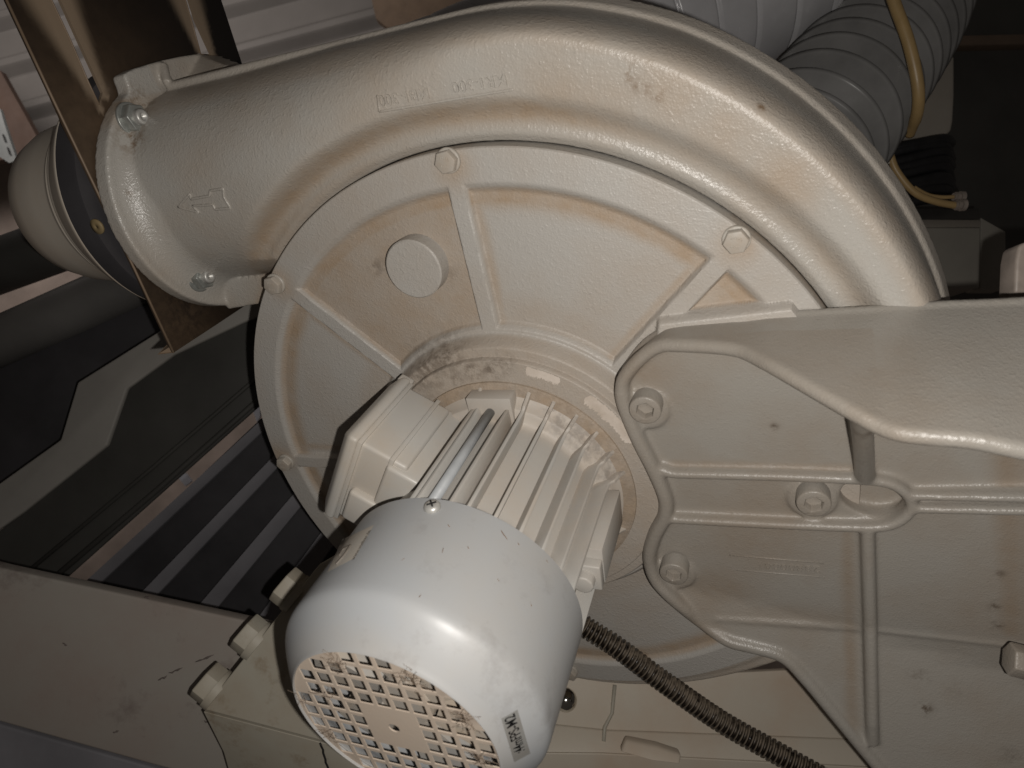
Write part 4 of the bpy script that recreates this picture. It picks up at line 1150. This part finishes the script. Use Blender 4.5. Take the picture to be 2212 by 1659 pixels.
# slatted panel
sp = thing('slatted_panel', 'sloping grey slats over a back coloured near black for shaded faces, seen between the grey beam and the blower cover', 'panel', PZ(400, 1150, 705))
d_ = np.array([-380, 349.])
zslab('shade_back', [(563, 905), (700, 800), (900, 800), (900, 1440), (500, 1400), (100, 1335), (185, 1262)], 716, 4, mt_dark, 0, sp)  # near-black colour stands in for the shaded faces between the strips
for i, (a, c, w) in enumerate((((566, 905), (170, 1269), 24), ((600, 975), (294, 1291), 26), ((650, 1048), (420, 1318), 30), ((760, 1060), (560, 1330), 34))):
    a = np.array(a, float); c = np.array(c, float); d = (c - a) / np.linalg.norm(c - a); a = a - d * 60; c = c + d * 70; nrm = np.array([d[1], -d[0]]) * -1
    q = [a, c, c + nrm * -w * .0 + np.array([w * 1.55, 0]), a + np.array([w * 1.2, 0])]
    zslab('slat', [tuple(x) for x in q], (694, 694, 704, 704), 6, mt_strip, .6, sp)

# gearbox block with hex bolts
gb = thing('gearbox', 'grey painted block with three thick bolt heads on its left side behind the motor cowl', 'gearbox', PZ(600, 1450, 470))
zslab('block_body', [(437, 1533), (690, 1218), (740, 1195), (800, 1290), (1000, 1450), (1000, 1660), (760, 1618), (690, 1600)], (452, 452, 452, 447, 440, 432, 438, 440), 90, mt_block, 1.2, gb)
zslab('block_front', [(438, 1537), (690, 1603), (760, 1621), (860, 1900), (560, 1900), (482, 1625)], (452, 441, 439, 500, 505, 470), 60, mt_block, 1.0, gb)
ed = BM @ np.array([.626, -.78, 0.0]); outw = BM @ np.array([-.78, -.626, 0.0]); zz = BM @ np.array([0, 0, 1.0])
for x, y in ((470, 1490), (556, 1385), (640, 1283)):
    c = PZ(x, y, 462)
    b = MB(); b.lathe([(0.3, -3), (14, -3), (14, 2.4), (0.3, 2.4)], 40, axis=(c, ed, zz, outw))
    put('bolt_washer', sharp(b.me('bolt_washer')), mt_block, gb)
    hx = hexhead(11.8, 10.5, 0); q = uvh(hx); ww = c + outw * 2.4 + np.outer(q[:, 0], ed) + np.outer(q[:, 1], zz) + np.outer(q[:, 2], outw)
    hx.vertices.foreach_set('co', (np.stack([ww[:, 0], -ww[:, 2], ww[:, 1]], 1) / 1000).astype(np.float32).ravel()); recalc(hx)
    put('bolt_head', hx, mt_block, gb)
# long dark crack where the block meets its cover
b = MB(); rnd = random.Random(11); pts = [PZ(692 + 28 * t + rnd.uniform(-2, 2), 1606 + 90 * t, 438 + 20 * t) for t in np.linspace(0, 1, 14)]; b.tube(pts, .7, 6)
put('seam_gap', b.me('seam_gap'), mt_void, gb)

# ------------------------------------------------------------------ base plate under the blower
bp = thing('base_frame', 'dusty grey brown folded base frame under the blower, right of the motor cowl', 'frame', PZ(1500, 1560, 550))
zslab('base_sheet', [(1000, 1380), (1190, 1425), (1272, 1448), (1340, 1463), (1470, 1459), (1700, 1448), (1900, 1430), (2150, 1480), (2150, 1608), (1309, 1577), (1150, 1560), (1000, 1560)], [560] * 7 + [560, 548, 548, 548, 548], 6, mt_base, .8, bp)
zslab('base_fold', [(1000, 1561), (1150, 1561), (1309, 1578), (2150, 1609), (2150, 1672), (1300, 1627), (1000, 1625)], (548, 548, 548, 548, 532, 532, 532), 6, mt_base, 1.5, bp)
zslab('base_face', [(1000, 1626), (1300, 1628), (2150, 1673), (2150, 1950), (1000, 1950)], (532, 532, 532, 570, 570), 6, mt_base, 1.0, bp)
b = MB(); b.tube([PZ(1328, 1480, 556), PZ(1322, 1540, 551), PZ(1306, 1572, 547), PZ(1304, 1602, 540)], 1.6, 8); put('weld_bead', b.me('weld_bead'), mt_block, bp)
zslab('base_latch', [(1352, 1598), (1420, 1612), (1472, 1630), (1470, 1652), (1410, 1645), (1340, 1625)], (528, 524, 518, 512, 516, 522), 9, mt_base, 2.0, bp)
b = MB(); b.sphere(PZ(1222, 1512, 545), 9.5, 14)
o = put('dome_nut', b.me('dome_nut'), mt_chrome); tag(o, 'shiny chromed dome nut beside the motor cowl above the base frame', 'nut')

# ------------------------------------------------------------------ ducts, hoses, boxes at the upper right
def flex(path, r0, r1, pitch, kind, name, label, mat, n=72):
    path = np.array(smooth_path(path, 24)); L = np.concatenate([[0], np.cumsum(np.linalg.norm(np.diff(path, axis=0), axis=1))])
    step = pitch / 26.0; s = np.arange(0, L[-1], step); pts = np.stack([np.interp(s, L, path[:, k]) for k in range(3)], 1)
    ph = (s % pitch) / pitch
    if kind == 'seam': r = r0 + (r1 - r0) * np.sin(np.clip((ph) * PI, 0, PI)) ** .35 + np.where(ph < .05, -2.5, 0)
    else: r = r0 + (r1 - r0) * np.where(ph < .86, (ph / .86) ** .8, (1 - ph) / .14) + np.where(np.abs(ph - .86) < .05, 1.3, 0)
    b = MB(); b.tube(pts, r.tolist(), n, cap=False)
    o = put(name, b.me(name), mat); tag(o, label, 'duct'); return o


flex([PZ(640, 480, 655), PZ(830, 330, 665), PZ(1080, 215, 680), PZ(1380, 55, 690), PZ(1650, -70, 695), PZ(1850, -190, 700), PZ(1960, -420, 710)], 94.6, 96, 41, 'seam', 'flexible_duct', 'smooth grey segmented duct passing behind the top of the blower', mt_duct)
flex([PZ(1650, 430, 560), PZ(1722, 335, 592), PZ(1768, 275, 612), PZ(1803, 228, 632), PZ(1838, 182, 655), PZ(1872, 138, 680), PZ(1905, 92, 706), PZ(1938, 42, 735), PZ(1965, -20, 770), PZ(1990, -120, 830)], 38, 69, 32, 'acc', 'bellows_duct', 'dark grey accordion duct with deep round folds at the upper right', mt_bellow, 96)

b = MB(); b.tube(smooth_path([PZ(1905, -90, 560), PZ(1930, 0, 560), PZ(1962, 90, 560), PZ(1982, 180, 566), PZ(1982, 240, 580), PZ(1965, 290, 610)], 8), [5.0] * 36 + [4.4] * 5, 16)
o = put('beige_hose', b.me('beige_hose'), mt_hose); tag(o, 'thick beige hose hanging in front of the dark bellows duct', 'hose', 'beige hoses')
b = MB(); b.tube(smooth_path([PZ(1900, 285, 640), PZ(1920, 325, 640), PZ(1936, 368, 640), PZ(1975, 415, 640), PZ(2020, 435, 640), PZ(2066, 444, 640)], 8), 3.4, 14)
o = put('beige_hose', b.me('beige_hose'), mt_hose); tag(o, 'beige hose curving below the bellows duct to the lower pale fitting', 'hose', 'beige hoses')
b = MB(); b.tube(smooth_path([PZ(1975, 405, 646), PZ(2005, 421, 650), PZ(2035, 426, 650), PZ(2062, 425, 650)], 8), 1.9, 10)
o = put('beige_hose', b.me('beige_hose'), mt_hose); tag(o, 'thin beige hose ending in the upper pale fitting', 'hose', 'beige hoses')
for k, (x, y, z, r) in enumerate(((2066, 425, 650, 4.6), (2068, 443, 640, 5.0))):
    c = PZ(x, y, z); dr = PZ(x + 10, y, z) - c; dr /= np.linalg.norm(dr); u1 = np.cross(dr, HN); u1 /= np.linalg.norm(u1); u2 = np.cross(dr, u1)
    b = MB(); b.lathe([(0.3, -3), (r * .8, -3), (r * .8, -1), (r, -1), (r, 1), (r * .8, 1), (r * .8, 3), (r * 1.15, 3), (r * 1.15, 7), (0.3, 7)], 20, axis=(c, u1, u2, dr))
    o = put('hose_fitting', sharp(b.me('hose_fitting')), mt_fit); tag(o, ('upper' if k == 0 else 'lower') + ' pale plastic fitting at the end of a beige hose', 'fitting', 'pale hose fittings')


o = zslab('junction_box', [(1840, 120), (2062, 120), (2062, 205), (2059, 262), (2055, 282), (2040, 294), (1960, 301), (1840, 310)], 820, 60, mt_gbox, 3); tag(o, 'grey junction box with a rounded corner behind the bellows duct', 'box')
# black cable bundle
b = MB(); rnd = random.Random(2)
for k in range(9):
    y0 = 308 + k * 16
    b.tube(smooth_path([PZ(1880, y0 + 22, 790), PZ(1960, y0 + rnd.uniform(-4, 8), 785), PZ(2035, y0 + rnd.uniform(-16, -6), 790), PZ(2052, y0 + rnd.uniform(0, 30), 810)], 6), 6.5, 12)
o = put('cable_bundle', b.me('cable_bundle'), mt_black); tag(o, 'black cable bundle hanging under the grey junction box', 'cables')
bx = thing('control_box', 'dark grey metal box with a lit upper edge at the right, beside the blower rim', 'box', PZ(2060, 550, 760))
zslab('box_front', [(1900, 491), (2119, 491), (2116, 622), (1900, 622)], 760, 80, mt_gbox2, 2, bx)
zslab('box_top', [(1900, 474), (2119, 475), (2119, 490), (1900, 490)], (775, 775, 761, 761), 60, mt_gbox, .5, bx)
zslab('box_shelf', [(1880, 452), (2115, 450), (2118, 473), (1880, 473)], (800, 800, 778, 778), 60, mt_dark2, .5, bx)
o = zslab('side_panel', [(2119, 470), (2172, 500), (2174, 624), (2117, 624)], 800, 30, mt_gbox2, 1); tag(o, 'dark brown grey side panel right of the control box', 'panel')
o = zslab('pale_handle', [(2193, 634), (2196, 560), (2202, 530), (2214, 522), (2300, 520), (2300, 632)], 330, 14, mt_fit, 3); tag(o, 'pale rounded handle cut off by the right edge of the picture', 'handle')
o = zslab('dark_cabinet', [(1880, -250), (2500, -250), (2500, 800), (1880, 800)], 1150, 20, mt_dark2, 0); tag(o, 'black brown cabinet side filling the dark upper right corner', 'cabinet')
# small white toothed clip
b = MB(); c = P(1900, 345, -100)
for k in range(5): b.tube([PZ(1902 + k * 5, 352, 640), PZ(1904 + k * 4.5, 338, 640)], 1.1, 8)
b.tube([PZ(1900, 353, 640), PZ(1927, 351, 640)], 1.2, 8)
o = put('toothed_clip', b.me('toothed_clip'), plain('white plastic', (.5, .48, .44), .5)); tag(o, 'small white toothed clip at the rim of the blower below the bellows duct', 'clip')


# ------------------------------------------------------------------ far background
def far_wall():
    # corrugated cladding: ridges run along a slightly falling line, real wave profile
    z = 2100; c = PZ(500, 100, z); X = BM @ np.array([.966, -.2588, .0]); Y = BM @ np.array([.2588, .966, 0.0]); Z = BM @ np.array([0, 0, 1.])
    per = 150.0; n = 560; ys = np.linspace(-1500, 700, n); ph = (ys % per) / per
    dep = np.interp(ph, [0, .14, .30, .86, 1.0], [0, 0, 34, 26, 0])
    b = MB(); vs = []
    for y, d in zip(ys, dep): vs += [c - X * 2600 + Y * y + Z * d, c + X * 2600 + Y * y + Z * d]
    vs += [c - X * 2600 + Y * 700 + Z * 60, c + X * 2600 + Y * 700 + Z * 60, c - X * 2600 - Y * 1500 + Z * 60, c + X * 2600 - Y * 1500 + Z * 60]
    fs = [(2 * i, 2 * i + 1, 2 * i + 3, 2 * i + 2) for i in range(n - 1)] + [(2 * n, 2 * n + 1, 2 * n + 3, 2 * n + 2)]
    b.add(vs, fs); o = put('wall', b.me('wall', rc=False), mt_wall); sharp(o.data, 20)
    tag(o, 'far wall of pale horizontal corrugated cladding, out of focus', 'wall', kind='structure')
    # floor beyond
    f = MB(); a = [PZ(-1800, 380, 2060), PZ(2600, -100, 2060), PZ(2600, 4200, 2060), PZ(-1800, 4200, 2060)]
    f.add(a + [p + Z * 20 for p in a], [(0, 1, 2, 3), (7, 6, 5, 4), (0, 4, 5, 1), (1, 5, 6, 2), (2, 6, 7, 3), (3, 7, 4, 0)])
    a = [PZ(-1800, 330, 2060), PZ(130, 300, 2060), PZ(2900, 150, 2060), PZ(2900, 4200, 2060), PZ(-1800, 4200, 2060)]
    f = MB(); n = 5; f.add(a + [p + Z * 20 for p in a], [list(range(n)), list(range(2 * n - 1, n - 1, -1))] + [(i, i + n, (i + 1) % n + n, (i + 1) % n) for i in range(n)])
    o = put('floor', f.me('floor', smooth=False), mt_floor); tag(o, kind='structure')


far_wall()
o = zslab('brown_board', [(-200, 60), (0, 152), (78, 292), (60, 330), (-200, 400)], 1850, 20, mt_wood, 0); tag(o, 'dark brown board against the far wall at the left edge', 'board')
o = zslab('wooden_board', [(785, -80), (1010, -80), (1010, 120), (850, 70), (812, 40)], 1500, 20, plain('brown plywood', (.17, .12, .08), .7), 0); tag(o, 'blurred brown board above the blower rim between the cladding and the grey duct', 'board')
o = zslab('dim_rail', [(1990, 78), (2330, 70), (2330, 92), (1990, 100)], 1100, 20, plain('dim brown rail', (.12, .085, .06), .6), 2); tag(o, 'faint brown rail crossing the dark upper right corner', 'rail')
ps_ = thing('perforated_strip', 'pale blue grey perforated metal strip at the left edge above the hood', 'strip', PZ(10, 280, 1500))
zslab('strip_plate', [(-60, 220), (0, 235), (12, 275), (36, 345), (20, 352), (-60, 300)], 1500, 8, plain('pale zinc strip', (.22, .24, .24), .4), 0, ps_)
for x, y in ((4, 290), (14, 318)): zslab('slot', [(x, y), (x + 3, y), (x + 9, y + 16), (x + 6, y + 16)], 1497, 2, mt_void, 0, ps_)
for k, pts in enumerate((((545, 884), (562, 878), (562, 900), (555, 912)), ((385, 1032), (400, 1022), (414, 1040), (400, 1050)))):
    o = zslab('bright_sheet', pts, 1400, 6, plain('pale blue sheet', (.5, .52, .58), .5), 0); tag(o, ('pale blue sheet seen through the gap beside the blower cover', 'pale blue sheet seen through the gap halfway down the slatted panel')[k], 'sheet', 'pale sheets in the gap')
